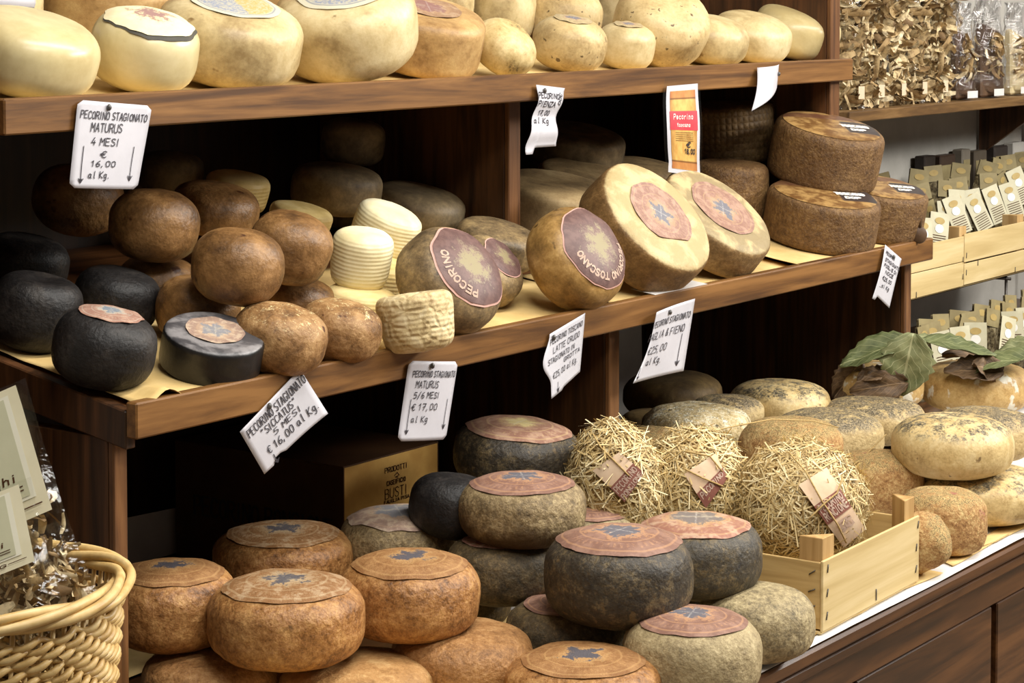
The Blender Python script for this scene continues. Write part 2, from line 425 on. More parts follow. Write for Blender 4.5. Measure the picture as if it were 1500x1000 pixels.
# ------------------------------------------------------------------ cheese
RM = {}
RM['cream'] = rind('rind_cream', [(0, (156, 132, 90)), (.5, (200, 178, 130)), (1, (222, 204, 160))], 9, .42, .2, 70, mott=.45, spots=((132, 104, 62), .68, 24))
RM['cream_smooth'] = rind('rind_cream_waxed', [(0, (188, 168, 118)), (.5, (212, 196, 148)), (1, (226, 212, 170))], 6, .3, .08, 40, mott=.25, spec=.5)
RM['cream_spot'] = rind('rind_cream_spotted', [(0, (150, 124, 80)), (.5, (196, 170, 120)), (1, (218, 196, 148))], 12, .5, .3, 80, spots=((104, 84, 56), .64, 60))
RM['cream_dark'] = rind('rind_cream_browned', [(0, (138, 104, 62)), (.5, (180, 144, 92)), (1, (206, 174, 118))], 10, .5, .3, 90, spots=((172, 128, 92), .66, 14))
RM['mottled'] = rind('rind_mottled', [(0, (92, 78, 52)), (.3, (180, 154, 100)), (1, (220, 198, 146))], 22, .55, .25, 70)
RM['black'] = rind('rind_black', [(0, (18, 16, 16)), (.5, (32, 29, 28)), (1, (56, 51, 47))], 22, .5, .5, 120, spec=.35)
RM['black_flat'] = rind('rind_black_greytop', [(0, (14, 13, 13)), (.5, (24, 23, 23)), (1, (40, 38, 38))], 20, .4, .2, 90, face=((70, 68, 70), (138, 134, 134)), spec=.5)
RM['brown'] = rind('rind_brown', [(0, (74, 50, 26)), (.45, (120, 86, 49)), (1, (162, 122, 76))], 16, .42, .5, 110, spots=((64, 34, 14), .66, 26))
RM['brown_light'] = rind('rind_brown_floury', [(0, (94, 65, 36)), (.45, (142, 104, 62)), (1, (184, 146, 98))], 24, .55, .6, 120, top=((206, 176, 130), .35), spots=((80, 44, 18), .66, 30))
RM['white'] = rind('rind_white_ridged', [(0, (222, 206, 158)), (.5, (238, 226, 184)), (1, (246, 238, 206))], 10, .5, .1, 80, ridges=900, mott=.3)
RM['white_yellow'] = rind('rind_yellow_ridged', [(0, (196, 166, 98)), (.5, (220, 194, 130)), (1, (234, 214, 158))], 10, .5, .15, 80, ridges=900, mott=.3)
RM['white_crust'] = rind('rind_basket_dried', [(0, (150, 124, 82)), (.4, (206, 184, 136)), (1, (232, 216, 176))], 26, .6, .3, 90, ridges=760, crackle=45)
RM['grey'] = rind('rind_greybrown', [(0, (72, 60, 44)), (.45, (122, 102, 72)), (1, (176, 150, 104))], 13, .5, .35, 90, mott=.7, spots=((64, 54, 40), .64, 14))
RM['golden'] = rind('rind_golden', [(0, (112, 84, 44)), (.5, (160, 124, 70)), (1, (202, 166, 106))], 12, .42, .25, 80, mott=.6, spots=((96, 72, 40), .66, 30))
RM['dark_grey'] = rind('rind_darkgrey', [(0, (70, 60, 46)), (.5, (112, 96, 70)), (1, (150, 130, 96))], 12, .6, .25, 80)
RM['faced'] = rind('rind_brown_creamface', [(0, (86, 62, 34)), (.5, (124, 94, 56)), (1, (160, 126, 80))], 18, .55, .5, 110, mott=.7, face=((176, 154, 108), (200, 180, 134)))
RM['faced_grey'] = rind('rind_brown_greyface', [(0, (92, 70, 42)), (.5, (134, 106, 68)), (1, (168, 138, 92))], 18, .55, .5, 110, mott=.7, face=((148, 130, 94), (196, 174, 128)))
RM['flatwood'] = rind('rind_flat_grey', [(0, (104, 84, 56)), (.5, (142, 118, 80)), (1, (172, 148, 106))], 10, .7, .3, 80)
RM['weave'] = rind('rind_basket_weave', [(0, (70, 50, 28)), (.5, (108, 82, 48)), (1, (158, 128, 84))], 18, .6, .4, 120, mott=.7, weave=26)
RM['weave_fine'] = rind('rind_basket_brown', [(0, (74, 50, 26)), (.5, (110, 80, 46)), (1, (144, 112, 68))], 26, .6, .9, 170, mott=.9)
RM['orange'] = rind('rind_orange_brown', [(0, (92, 58, 28)), (.45, (158, 110, 62)), (1, (206, 160, 102))], 22, .42, 1.0, 80, mott=.8, spots=((70, 44, 20), .68, 22))
RM['orange_plain'] = rind('rind_orange_plain', [(0, (116, 78, 42)), (.5, (166, 120, 72)), (1, (200, 156, 104))], 22, .55, .9, 110, mott=.8)
RM['tan_basket'] = rind('rind_tan_basket', [(0, (140, 100, 56)), (.5, (178, 134, 82)), (1, (206, 168, 114))], 22, .6, .7, 110, mott=.7, ridges=300)
RM['charcoal'] = rind('rind_charcoal', [(0, (36, 32, 28)), (.5, (64, 56, 44)), (1, (126, 108, 76))], 20, .5, .7, 110, mott=.8, spots=((104, 86, 58), .65, 44))
RM['charcoal_blue'] = rind('rind_charcoal_blue', [(0, (44, 41, 38)), (.5, (78, 70, 56)), (1, (136, 116, 80))], 16, .5, .7, 110, mott=.8, spots=((104, 86, 58), .65, 40))
RM['stone'] = rind('rind_stone_beige', [(0, (80, 66, 46)), (.45, (134, 114, 80)), (1, (190, 168, 124))], 24, .6, .9, 120, mott=.8, base=((84, 64, 38), -.03, .0))
RM['stone_pale'] = rind('rind_stone_pale', [(0, (120, 104, 76)), (.5, (164, 146, 108)), (1, (198, 180, 140))], 24, .65, .7, 140, mott=.8)
RM['stone_grey'] = rind('rind_stone_grey', [(0, (74, 66, 52)), (.45, (148, 132, 98)), (1, (198, 180, 138))], 18, .65, .9, 100, mott=.9)
RM['stone_dark'] = rind('rind_stone_dark', [(0, (44, 38, 28)), (.5, (86, 72, 48)), (1, (136, 114, 76))], 22, .6, .8, 110, mott=.8)
RM['pale_mould'] = rind('rind_pale_mould', [(0, (162, 134, 84)), (.5, (206, 180, 126)), (1, (224, 204, 156))], 14, .5, .45, 90, mott=.6, top=((104, 96, 78), .62), spots=((138, 114, 78), .66, 50))
RM['grey_mould'] = rind('rind_grey_mould', [(0, (140, 118, 78)), (.5, (184, 160, 112)), (1, (210, 188, 140))], 18, .6, .8, 100, mott=.8, top=((116, 104, 82), .85))
RM['white_mould'] = rind('rind_white_mould', [(0, (104, 92, 66)), (.4, (186, 164, 116)), (1, (226, 214, 184))], 18, .7, 1.0, 80, mott=.9, top=((200, 192, 172), .5), spots=((90, 80, 58), .64, 50))
RM['crust'] = rind('rind_crusty_hay', [(0, (122, 84, 50)), (.4, (172, 130, 80)), (1, (218, 192, 134))], 34, .8, 1.0, 110, mott=.9, top=((150, 128, 84), .8), spots=((158, 104, 82), .64, 22))
RM['dark_round'] = rind('rind_dark_brown', [(0, (74, 58, 36)), (.5, (116, 94, 60)), (1, (152, 126, 80))], 12, .6, .3, 90)
RM['leafy'] = rind('rind_leaf_cheese', [(0, (160, 124, 72)), (.5, (196, 162, 104)), (1, (216, 188, 134))], 14, .5, .5, 90, mott=.7, spots=((226, 220, 202), .58, 26))

def label_mat(name, base, edge, emblem, ray_c, fade=.0, size=.30, rings=True, cross=.4, rag=1.0, grain=.15):
    s = NT(name)
    tc = s.n.new('ShaderNodeTexCoord'); uv = s.sep(tc.outputs['UV'])
    x = s.math('SUBTRACT', uv[0], .5); y = s.math('SUBTRACT', uv[1], .5)
    r = s.math('MULTIPLY', s.math('SQRT', s.math('ADD', s.math('MULTIPLY', x, x), s.math('MULTIPLY', y, y))), 2.0)
    an = s.math('ARCTAN2', y, x)
    v, _ = s.coord('UV'); n = s.noise(v, 9, 5, .65); nf = s.noise(v, 45, 4, .7)
    oi = s.n.new('ShaderNodeObjectInfo'); an = s.math('ADD', an, s.math('MULTIPLY', oi.outputs['Random'], 6.0))
    col = s.mix(s.step(n, .4, .62), base, edge)
    if rings:
        for q in (.90, .62):
            d = s.math('ABSOLUTE', s.math('SUBTRACT', r, q))
            col = s.mix(s.math('MULTIPLY', s.math('SUBTRACT', 1.0, s.step(d, .008, .025)), .35), col, ray_c)
        d = s.math('ABSOLUTE', s.math('SUBTRACT', r, .76))
        lt = s.math('MULTIPLY', s.math('SUBTRACT', 1.0, s.step(d, .05, .07)), s.step(s.math('SINE', s.math('MULTIPLY', an, 46.0)), .1, .4))
        col = s.mix(s.math('MULTIPLY', s.math('MULTIPLY', lt, s.step(nf, .45, .6)), .35), col, ray_c)
    petals = s.math('MULTIPLY', s.math('ADD', s.math('SINE', s.math('MULTIPLY', an, 5.0)), s.math('MULTIPLY', s.math('SINE', s.math('MULTIPLY', an, 9.0)), .5)), .05)
    rr = s.math('ADD', r, s.math('ADD', petals, s.math('ADD', s.math('MULTIPLY', s.math('SUBTRACT', n, .5), .8 * rag), s.math('MULTIPLY', s.math('SUBTRACT', nf, .5), .5 * rag))))
    col = s.mix(s.math('MULTIPLY', s.math('SUBTRACT', 1.0, s.step(rr, size + .08, size + .22)), .55), col, ray_c)
    col = s.mix(s.math('MULTIPLY', s.math('SUBTRACT', 1.0, s.step(rr, size - .02, size + .05)), .9), col, emblem)
    cr = s.math('ABSOLUTE', s.math('SINE', s.math('MULTIPLY', s.math('ADD', an, .6), 2.0)))
    wl = s.math('MULTIPLY', s.math('SUBTRACT', 1.0, s.step(s.math('MULTIPLY', cr, r), .015, .05)), s.math('SUBTRACT', 1.0, s.step(r, size, size + .08)))
    col = s.mix(s.math('MULTIPLY', s.math('MULTIPLY', wl, s.step(nf, .4, .55)), cross), col, (206, 200, 192))
    if fade: col = s.mix(s.math('MULTIPLY', s.step(n, .5, .6), fade), col, (206, 190, 160))
    return s.done(col, .5, s.bump(s.noise(v, 70, 5, .7), grain, .002), .4)
LM = {
 'pink': label_mat('label_pink', (126, 92, 78), (148, 114, 98), (88, 94, 106), (204, 156, 112)),
 'pink_pale': label_mat('label_rose_pale', (142, 106, 92), (164, 128, 112), (104, 108, 120), (188, 158, 118), .10),
 'pink_faded': label_mat('label_pink_faded', (150, 104, 86), (172, 128, 108), (110, 106, 106), (204, 170, 120), .3, .42),
 'yellowed': label_mat('label_pink_yellowed', (134, 98, 82), (156, 120, 100), (206, 188, 134), (200, 172, 124), .12, .24),
 'orange': label_mat('label_orange', (144, 100, 58), (168, 124, 78), (72, 78, 92), (206, 164, 108), .0, .28, True, .0, 1.2, .9),
 'orange_faded': label_mat('label_orange_faded', (146, 104, 64), (168, 126, 84), (82, 84, 94), (206, 180, 140), .3, .26, True, .0, 1.2, .9),
 'black_small': label_mat('label_rose_small', (150, 112, 96), (168, 130, 112), (112, 124, 136), (196, 196, 180), .1, .3),
 'grey_old': label_mat('label_grey_rose', (150, 124, 110), (176, 150, 132), (130, 132, 138), (190, 160, 130), .35, .45),
 'maroon': label_mat('label_maroon', (92, 66, 62), (112, 84, 78), (146, 134, 98), (150, 132, 108), .0, .30, False, .0, 1.6),
 'cream': label_mat('label_cream_print', (232, 218, 176), (236, 224, 186), (150, 110, 110), (178, 150, 110), .0, .30, False, .0, 1.8),
 'blueyellow': label_mat('label_blue_yellow', (206, 196, 160), (190, 178, 140), (120, 128, 160), (214, 178, 88), .0, .62, True),
 'oldgrey': label_mat('label_grey_old', (168, 150, 112), (186, 168, 126), (108, 110, 120), (176, 130, 110), .1, .34),
 'rose_dark': label_mat('label_rose_brown', (146, 112, 84), (160, 126, 96), (136, 96, 92), (176, 140, 104), .2, .5),
}
# two-tone label on the upper shelf: blue one side, yellow the other
def split_mat():
    s = NT('label_split_blue_yellow'); tc = s.n.new('ShaderNodeTexCoord'); uv = s.sep(tc.outputs['UV'])
    x = s.math('SUBTRACT', uv[0], .5); y = s.math('SUBTRACT', uv[1], .5)
    r = s.math('MULTIPLY', s.math('SQRT', s.math('ADD', s.math('MULTIPLY', x, x), s.math('MULTIPLY', y, y))), 2.0)
    v, _ = s.coord('UV'); n = s.noise(v, 8, 5, .65); nf = s.noise(v, 40, 3)
    side = s.math('ADD', s.math('ADD', x, s.math('MULTIPLY', y, .5)), s.math('MULTIPLY', s.math('SUBTRACT', n, .5), .15))
    col = s.mix(s.step(side, -.01, .03), (140, 146, 164), (190, 164, 96))
    col = s.mix(s.math('MULTIPLY', s.step(nf, .46, .56), .75), col, (196, 188, 160))
    col = s.mix(s.step(r, .78, .86), col, (206, 200, 176))
    d = s.math('ABSOLUTE', s.math('SUBTRACT', r, .86)); col = s.mix(s.math('SUBTRACT', 1.0, s.step(d, .01, .03)), col, (150, 150, 150))
    return s.done(col, .45)
LM['split'] = split_mat()
def brand_mat():
    """printed label with a yellow ground and a dark band across"""
    s = NT('label_yellow_dark_band'); tc = s.n.new('ShaderNodeTexCoord'); uv = s.sep(tc.outputs['UV'])
    v, _ = s.coord('UV'); n = s.noise(v, 7, 5, .65)
    col = s.mix(s.step(n, .40, .62), (112, 78, 42), (170, 134, 82))
    x = s.math('ADD', uv[0], s.math('MULTIPLY', uv[1], -.15))
    band = s.math('MULTIPLY', s.step(x, .53, .56), s.math('SUBTRACT', 1.0, s.step(x, .90, .93)))
    band = s.math('MULTIPLY', band, s.math('MULTIPLY', s.step(uv[1], .22, .25), s.math('SUBTRACT', 1.0, s.step(uv[1], .62, .65))))
    col = s.mix(band, col, (56, 48, 48))
    b2 = s.math('MULTIPLY', s.step(uv[1], .66, .69), s.math('SUBTRACT', 1.0, s.step(uv[1], .84, .87)))
    col = s.mix(s.math('MULTIPLY', b2, .75), col, (92, 56, 44))
    return s.done(col, .35, None, .5)
LM['brand'] = brand_mat()
LETTER_CREAM = plain('letter_cream', (184, 156, 138), (194, 168, 150), 60, .6, 0)
LETTER_WHITE = plain('letter_white', (226, 218, 208), (232, 226, 218), 60, .6, 0)
LABEL_RIM = plain('label_rim_rose', (196, 150, 138), (206, 164, 150), 40, .6, .05)
LABEL_RIM_DARK = plain('label_rim_dark', (66, 64, 56), (80, 76, 66), 40, .6, .05)

class Cheese:
    """superelliptic wheel of revolution with hand-made unevenness"""
    def __init__(s, R, T, p, taper=0, amp=.02, freq=2.0, seed=0, dimple=0, p2=None):
        s.R, s.h, s.p, s.taper, s.amp, s.freq, s.seed, s.dimple = R, T / 2, p, taper, amp, freq, seed, dimple
    def disp(s, x, y, z):
        q = V((x / s.R, y / s.R, z / s.R))
        n = noise.noise(q * s.freq + V((s.seed * 7.1, s.seed * 3.3, s.seed))) + .45 * noise.noise(q * s.freq * 2.7 + V((s.seed, 5, s.seed * 2.2))) + .22 * noise.noise(q * s.freq * 6.5 + V((s.seed, 2, 9)))
        return 1 + s.amp * n
    def pt(s, rho, z, th):
        k = 1 + s.taper * z / s.h
        x, y = rho * k * math.cos(th), rho * k * math.sin(th)
        if s.dimple and z > 0: z -= s.dimple * s.h * math.exp(-(rho / (s.R * .5)) ** 2)
        g = s.disp(x, y, z)
        return V((x * g, y * g, z * (1 + (g - 1) * .8)))
    def body(s, nt=56, npf=26):
        vs, fs = [], []
        prof = []
        e = 2 / s.p
        for i in range(1, npf):
            a = -PI / 2 + PI * i / npf
            c, q = math.cos(a), math.sin(a)
            prof.append((s.R * abs(c) ** e, s.h * math.copysign(abs(q) ** e, q)))
        # extra rings on the flat faces
        r1 = prof[-1][0]; zt = prof[-1][1]
        flat = [(r1 * f, s.top(r1 * f)) for f in (.8, .6, .4, .2)]
        prof = [(r, -z) for r, z in reversed(flat)] + prof + flat
        for r, z in prof:
            for k in range(nt): vs.append(s.pt(r, z, 2 * PI * k / nt))
        m = len(prof)
        for i in range(m - 1):
            for k in range(nt):
                l = (k + 1) % nt
                fs.append((i * nt + k, i * nt + l, (i + 1) * nt + l, (i + 1) * nt + k))
        b = len(vs); vs.append(s.pt(0, -s.h, 0)); vs.append(s.pt(0, s.h, 0))
        for k in range(nt):
            l = (k + 1) % nt
            fs.append((b, l, k)); fs.append((b + 1, (m - 1) * nt + k, (m - 1) * nt + l))
        return vs, fs
    def top(s, rho):
        return s.h * max(0.0, 1 - min(1, rho / s.R) ** s.p) ** (1 / s.p)
    def on_top(s, x, y, lift):
        rho = math.hypot(x, y) / (1 + s.taper)
        rho = min(rho, s.R * .985)
        p = s.pt(rho, s.top(rho), math.atan2(y, x))
        # outward lift along the approximate normal
        q = s.pt(rho * .985 if rho > 0 else 0, s.top(rho * .985), math.atan2(y, x))
        nrm = V((x, y, 0)); 
        sl = 0
        if rho > 1e-5:
            d = s.R * .02; sl = (s.top(max(rho - d, 0)) - s.top(min(rho + d, s.R * .995))) / (2 * d)
            nrm = V((x, y, 0)).normalized() * min(sl, 3) + V((0, 0, 1)); nrm.normalize()
        else: nrm = V((0, 0, 1))
        return p + nrm * lift
    def label(s, lr, wav=.03, off=(0, 0), lift=.0012, notch=None, nr=9, ns=48, ell=1.0):
        vs, fs, uv = [s.on_top(off[0], off[1], lift)], [], [(.5, .5)]
        for i in range(1, nr + 1):
            for k in range(ns):
                th = 2 * PI * k / ns
                rr = lr * i / nr * (1 + wav * (noise.noise(V((math.cos(th) * 3, math.sin(th) * 3, s.seed * 1.7)))) * 1.2)
                if notch and abs((th - notch[0] + PI) % (2 * PI) - PI) < notch[1]:
                    rr = min(rr, lr * notch[2] / max(.3, math.cos((th - notch[0] + PI) % (2 * PI) - PI)))
                x, y = off[0] + rr * math.cos(th), off[1] + rr * math.sin(th) * ell
                lf = lift + (.0016 * (1 + math.sin(th * 7 + s.seed)) * .5 * (i / nr) ** 4 if wav > 0.02 else 0)
                vs.append(s.on_top(x, y, lf)); uv.append((.5 + .5 * i / nr * math.cos(th), .5 + .5 * i / nr * math.sin(th)))
        for k in range(ns): fs.append((0, 1 + k, 1 + (k + 1) % ns))
        for i in range(nr - 1):
            for k in range(ns):
                l = (k + 1) % ns
                fs.append((1 + i * ns + k, 1 + (i + 1) * ns + k, 1 + (i + 1) * ns + l, 1 + i * ns + l))
        return vs, fs, uv

def solve(bbox, n, m, P0, lift, p, DT=None):
    """place a wheel so that its outline fills the box and it rests on the plane"""
    x0, y0, x1, y1 = bbox
    cx, cy = (x0 + x1) / 2, (y0 + y1) / 2
    d = ray(cx, cy); wv = -d.normalized()
    rt = (YAW_R - wv * YAW_R.dot(wv)).normalized(); up = wv.cross(rt).normalized()
    if up.dot(UPV) < 0: up = -up
    if isinstance(n, tuple):
        ph, r = n; c = math.sqrt(1 - r * r)
        n = wv * r + (rt * math.sin(ph) + up * math.cos(ph)) * c
    n = n.normalized()
    q = p / (p - 1.0)
    au, ar = abs(n.dot(up)), abs(n.dot(rt))
    W, Hh = (x1 - x0) / 2, (y1 - y0) / 2
    R, T = W, Hh
    for _ in range(60):
        t = Hh ** q - (R * math.sqrt(max(0, 1 - au * au))) ** q
        Tn = (max(t, (.22 * R * au) ** q) ** (1 / q)) / max(au, .2)
        rr = W ** q - (Tn * ar) ** q
        Rn = (max(rr, (.5 * W) ** q) ** (1 / q)) / math.sqrt(max(1e-6, 1 - ar * ar))
        R = .5 * R + .5 * Rn; T = .5 * T + .5 * min(Tn, 1.1 * R)
    if DT: R, T = DT[0] / 2, DT[1] / 2
    k = d.length / FPX * 1.0
    R *= k; T *= k                        # half sizes per unit of depth
    am = abs(n.dot(m))
    S = ((T * am) ** q + (R * math.sqrt(max(0, 1 - am * am))) ** q) ** (1 / q)
    t = (lift - (EYE - P0).dot(m)) / (d.dot(m) - S)
    return EYE + d * t, R * t, 2 * T * t, n

ALLC = {}
CHEESE_N = 0
def cheese(key, bbox, sup, lift, style, label, group, n=None, p=3.0, amp=.02, freq=2.2, taper=0, dimple=0, lab=None, lr=.72, lkw=None, spin=0.0, ringtext=None, RT=None, name='cheese_wheel', tilt=None, cat='cheese', DT=None, rim=None):
    global CHEESE_N
    CHEESE_N += 1
    if sup in 'UM' and not DT:                            # wheels stand behind the lip line
        x0_, y0_, x1_, y1_ = bbox; cx_ = (x0_ + x1_) / 2
        bbox = (x0_, y0_, x1_, min(y1_, (148 - .0496 * cx_) if sup == 'U' else (637 - .211 * cx_)))
    P0, m = PLANES[sup]
    nn = n if n is not None else m
    if tilt is not None:                       # small tilt (towards +X, towards -Y)
        nn = (m + V((tilt[0], -tilt[1], 0))).normalized()
    c, R, T, nv = solve(bbox, nn, m, P0, lift + .004, p, DT)
    if RT:
        R, T = R * RT[0], T * RT[1]
    ch = Cheese(R, T, p, taper, amp, freq, CHEESE_N * .37, dimple)
    vs, fs = ch.body()
    # frame: local x axis points roughly to image right
    xa = (YAW_R - nv * YAW_R.dot(nv)).normalized(); ya = nv.cross(xa)
    xs_ = xa * math.cos(spin) + ya * math.sin(spin); ys_ = nv.cross(xs_)
    o = mk(name, vs, fs, RM[style])
    o.matrix_world = Matrix(((xs_.x, ys_.x, nv.x, c.x), (xs_.y, ys_.y, nv.y, c.y), (xs_.z, ys_.z, nv.z, c.z), (0, 0, 0, 1)))
    tag(o, label, cat, group)
    if lab:
        lv, lf, lu = ch.label(R * lr, **(lkw or {}))
        if rim:
            kw_ = dict(lkw or {}); kw_['lift'] = .0006; kw_['off'] = rim[2] if len(rim) > 2 else (0, 0)
            rv, rf, ru = ch.label(R * lr * rim[1], **kw_); mk('label_rim', rv, rf, rim[0], o, uvs=ru)
        l = mk('paper_label', lv, lf, LM[lab], o, uvs=lu)
        if ringtext:
            txt, ang0, span, hgt, mat = ringtext
            def fm(x, y):
                a = ang0 - x; rr = R * lr * y
                return ch.on_top(rr * math.cos(a), rr * math.sin(a), .0022)
            st = text_strokes(txt, 0, .70, hgt, w=span, slant=0, jit=.05)
            tv, tf = ribbon(st, .045, fm)
            tag(mk('lettering', tv, tf, mat, l, smooth=False), kind='stuff')
    ALLC[key] = (o, ch, c, R, T)
    return o

D = math.radians
# ---- upper shelf
G = 'cream cheese wheels on the top shelf'
cheese('U1', (-62, 8, 143, 149), 'U', 0, 'cream_smooth', 'smooth waxed cream cheese wheel at the far left of the top shelf', G, n=(D(12), .24), p=2.9, amp=.01)
cheese('U2', (132, 10, 291, 146), 'U', 0, 'cream_smooth', 'cream cheese wheel with a cream dark-edged picture label on top', G, n=(D(10), .27), p=3.0, amp=.012, lab='cream', lr=.82, lkw=dict(wav=.05), rim=(LABEL_RIM_DARK, 1.035, (.002, -.002)))
cheese('U3', (228, -14, 443, 143), 'U', 0, 'cream', 'large cream wheel with blue and yellow label, third from left on the top shelf', G, n=(D(10), .27), p=3.4, amp=.012, lab='split', lr=.62)
cheese('U4', (402, -42, 613, 136), 'U', 0, 'cream', 'largest cream wheel, tipped forward with a blue and yellow label, on top shelf', G, n=(D(-6), .40), p=3.4, amp=.015, lab='split', lr=.66)
cheese('U5', (525, -12, 712, 127), 'U', 0, 'cream_dark', 'flat sharp-edged tan cheese wheel on top shelf beside the largest tipped wheel', G, n=(D(12), .27), p=6, amp=.012, lab='rose_dark', lr=.55)
cheese('U6', (700, 22, 778, 118), 'U', 0, 'mottled', 'small mottled dark-veined cheese tipped on its side on top shelf', G, n=(D(38), .45), p=2.5, amp=.03, DT=(98, 66))
cheese('U7', (779, 22, 889, 118), 'U', 0, 'cream_spot', 'small round cream cheese with dark flecks and a small round label on top', G, n=(D(9), .2), p=2.7, amp=.02, lab='oldgrey', lr=.52)
cheese('U8', (874, 32, 960, 114), 'U', 0, 'cream', 'smallest cream cheese with a small label, right of the flecked round one', G, n=(D(7), .2), p=3.0, amp=.02, lab='oldgrey', lr=.5)
cheese('U9', (897, -30, 1041, 106), 'U', 0, 'cream_spot', 'cream wheel propped with its bare face to the front on the top shelf', G, n=(D(24), .55), p=3.0, amp=.02)
cheese('U10', (985, 20, 1097, 103), 'U', 0, 'cream', 'plain cream cheese tucked beside the propped wheel on the top shelf', G, n=(D(10), .2), p=2.8, amp=.015)
cheese('U11', (1042, 14, 1160, 97), 'U', 0, 'cream', 'plain cream cheese second from the right end of the top shelf', G, n=(D(13), .24), p=2.9, amp=.015)
cheese('U12', (1103, 2, 1231, 90), 'U', 0, 'cream_smooth', 'plain pale cream cheese at the right end of the top shelf', G, n=(D(14), .22), p=2.9, amp=.015)
G = 'cream cheese wheels in the back row of the top shelf'
cheese('UB1', (60, -60, 262, 96), 'U', 0, 'cream_dark', 'cream wheel behind the picture-label cheese in top back row', G, p=3.2)
cheese('UB1b', (-110, -70, 60, 98), 'U', 0, 'cream', 'cream wheel in back row behind the far left waxed cheese', G, p=3.2)
cheese('UB2', (268, -80, 440, 94), 'U', 0, 'cream_dark', 'tan wheel in back row behind the two blue and yellow labels', G, p=3.2)
cheese('UB3', (596, -62, 696, 84), 'U', 0, 'cream', 'cream wheel in back row behind the sharp-edged tan wheel', G, p=3)
cheese('UB4', (688, -50, 786, 80), 'U', 0, 'cream', 'cream wheel in back row above the mottled small cheese', G, p=3)
cheese('UB5', (762, -24, 884, 74), 'U', 0, 'cream_spot', 'cream cheese with a dark round label behind the flecked small one', G, n=(D(9), .22), p=2.8, lab='oldgrey', lr=.6)
cheese('UB6', (862, -50, 950, 72), 'U', 0, 'cream', 'cream wheel in back row left of the propped wheel', G, p=3)
cheese('UB7', (1006, -36, 1088, 72), 'U', 0, 'cream', 'cream wheel in back row right of the propped wheel', G, p=3)

# ---- middle shelf, left bay
G = 'black rind cheeses on the middle shelf'
cheese('M1', (78, 448, 228, 571), 'M', 0, 'black', 'round black cheese with a small rose label at the front left corner', G, n=(D(10), .25), p=2.7, amp=.012, lab='black_small', lr=.62, lkw=dict(wav=.05))
cheese('M2', (235, 459, 386, 565), 'M', 0, 'black_flat', 'flat black cheese with sharp edge, grey top and worn round label', G, n=(D(9), .42), p=9, amp=.006, lab='grey_old', lr=.58, DT=(148, 60))
cheese('M3', (-14, 394, 119, 516), 'M', 0, 'black', 'dimpled black cheese without label at the left end of the middle shelf', G, n=(D(11), .24), p=2.9, amp=.015, dimple=.25)
cheese('M4', (108, 388, 234, 486), 'M', 0, 'black', 'black cheese with a pale scuffed top behind the rose-labelled black one', G, n=(D(12), .24), p=3.0, amp=.02)
cheese('M5', (-25, 340, 100, 430), 'M', 0, 'black', 'black cheese in shadow at back above the dimpled black one', G, n=(D(11), .22), p=3.0, amp=.015)
G = 'small brown cheeses on the middle shelf'
BR = dict(p=2.55, amp=.03, freq=1.8)
cheese('B5', (340, 441, 480, 558), 'M', 0, 'brown_light', 'floury brown cheese at the front beside the flat black cheese', G, n=(D(12), .24), **BR)
cheese('B6', (437, 436, 560, 541), 'M', 0, 'brown_light', 'floury brown cheese at the front beside the ribbed dry white cheese', G, n=(D(12), .24), **BR)
cheese('B7', (172, 372, 294, 462), 'M', 0, 'brown', 'brown cheese at the bottom of the pile behind the black cheeses', G, n=(D(8), .2), **BR)
cheese('B8', (228, 402, 352, 505), 'M', 0, 'brown', 'brown cheese at the bottom of the pile above the flat black one', G, n=(D(8), .2), **BR)
cheese('B9', (375, 402, 492, 480), 'M', 0, 'brown', 'brown cheese squeezed under two others above the floury front pair', G, n=(D(8), .2), **BR)
cheese('B2', (280, 332, 416, 448), 'M', .088, 'brown', 'brown cheese with a small crack, on top of the pile in the middle', G, n=(D(9), .2), **BR)
cheese('B1', (160, 276, 292, 384), 'M', .098, 'brown', 'brown cheese with a dark dot, top left of the brown pile', G, n=(D(6), .18), **BR)
cheese('B3', (363, 306, 487, 419), 'M', .085, 'brown', 'brown cheese leaning against the white ridged cheeses, right in the pile', G, n=(D(18), .26), **BR)
cheese('B4', (250, 263, 380, 350), 'M', .085, 'brown', 'brown cheese at back between the pile and a cream cheese', G, n=(D(10), .2), **BR)
cheese('B10', (50, 240, 180, 345), 'M', .085, 'brown', 'dark brown cheese at back below the four-month price card', G, n=(D(8), .2), **BR)
cheese('B11', (205, 220, 298, 290), 'M', .09, 'dark_grey', 'greyish cheese in shadow at back above the brown pile', G, n=(D(6), .16), p=3.4)
G = 'small white ridged cheeses on the middle shelf'
WH = dict(p=4.2, amp=.02, taper=.05)
cheese('W5', (474, 414, 582, 488), 'M', 0, 'white_yellow', 'yellowish ridged cheese lying under the upright white one', G, n=(D(8), .22), **WH)
cheese('W3', (483, 331, 575, 428), 'M', .062, 'white', 'white ridged cheese standing on a yellowish one, dark stamp marks below', G, n=(D(7), .3), **WH)
cheese('W7', (500, 372, 606, 452), 'M', 0, 'white_yellow', 'yellowish ridged cheese hidden behind the upright white pair', G, n=(D(10), .2), **WH)
cheese('W4', (512, 291, 616, 381), 'M', .065, 'white', 'tilted white ridged cheese behind and right of the upright one', G, n=(D(22), .28), **WH)
cheese('W2', (392, 293, 486, 352), 'M', .07, 'white_yellow', 'cream ridged cheese peeping out behind the right brown cheese', G, n=(D(12), .22), **WH)
cheese('W1', (300, 248, 394, 316), 'M', .085, 'white_yellow', 'cream ridged cheese in half shadow at back of the brown pile', G, n=(D(8), .2), **WH)
cheese('W6', (554, 429, 666, 512), 'M', 0, 'white_crust', 'dry basket-ribbed whitish cheese lying at the front lip', G, n=(D(-8), .05), p=5, amp=.02, taper=.09, dimple=.25, DT=(110, 88))
G = 'grey brown wheels on the middle shelf'
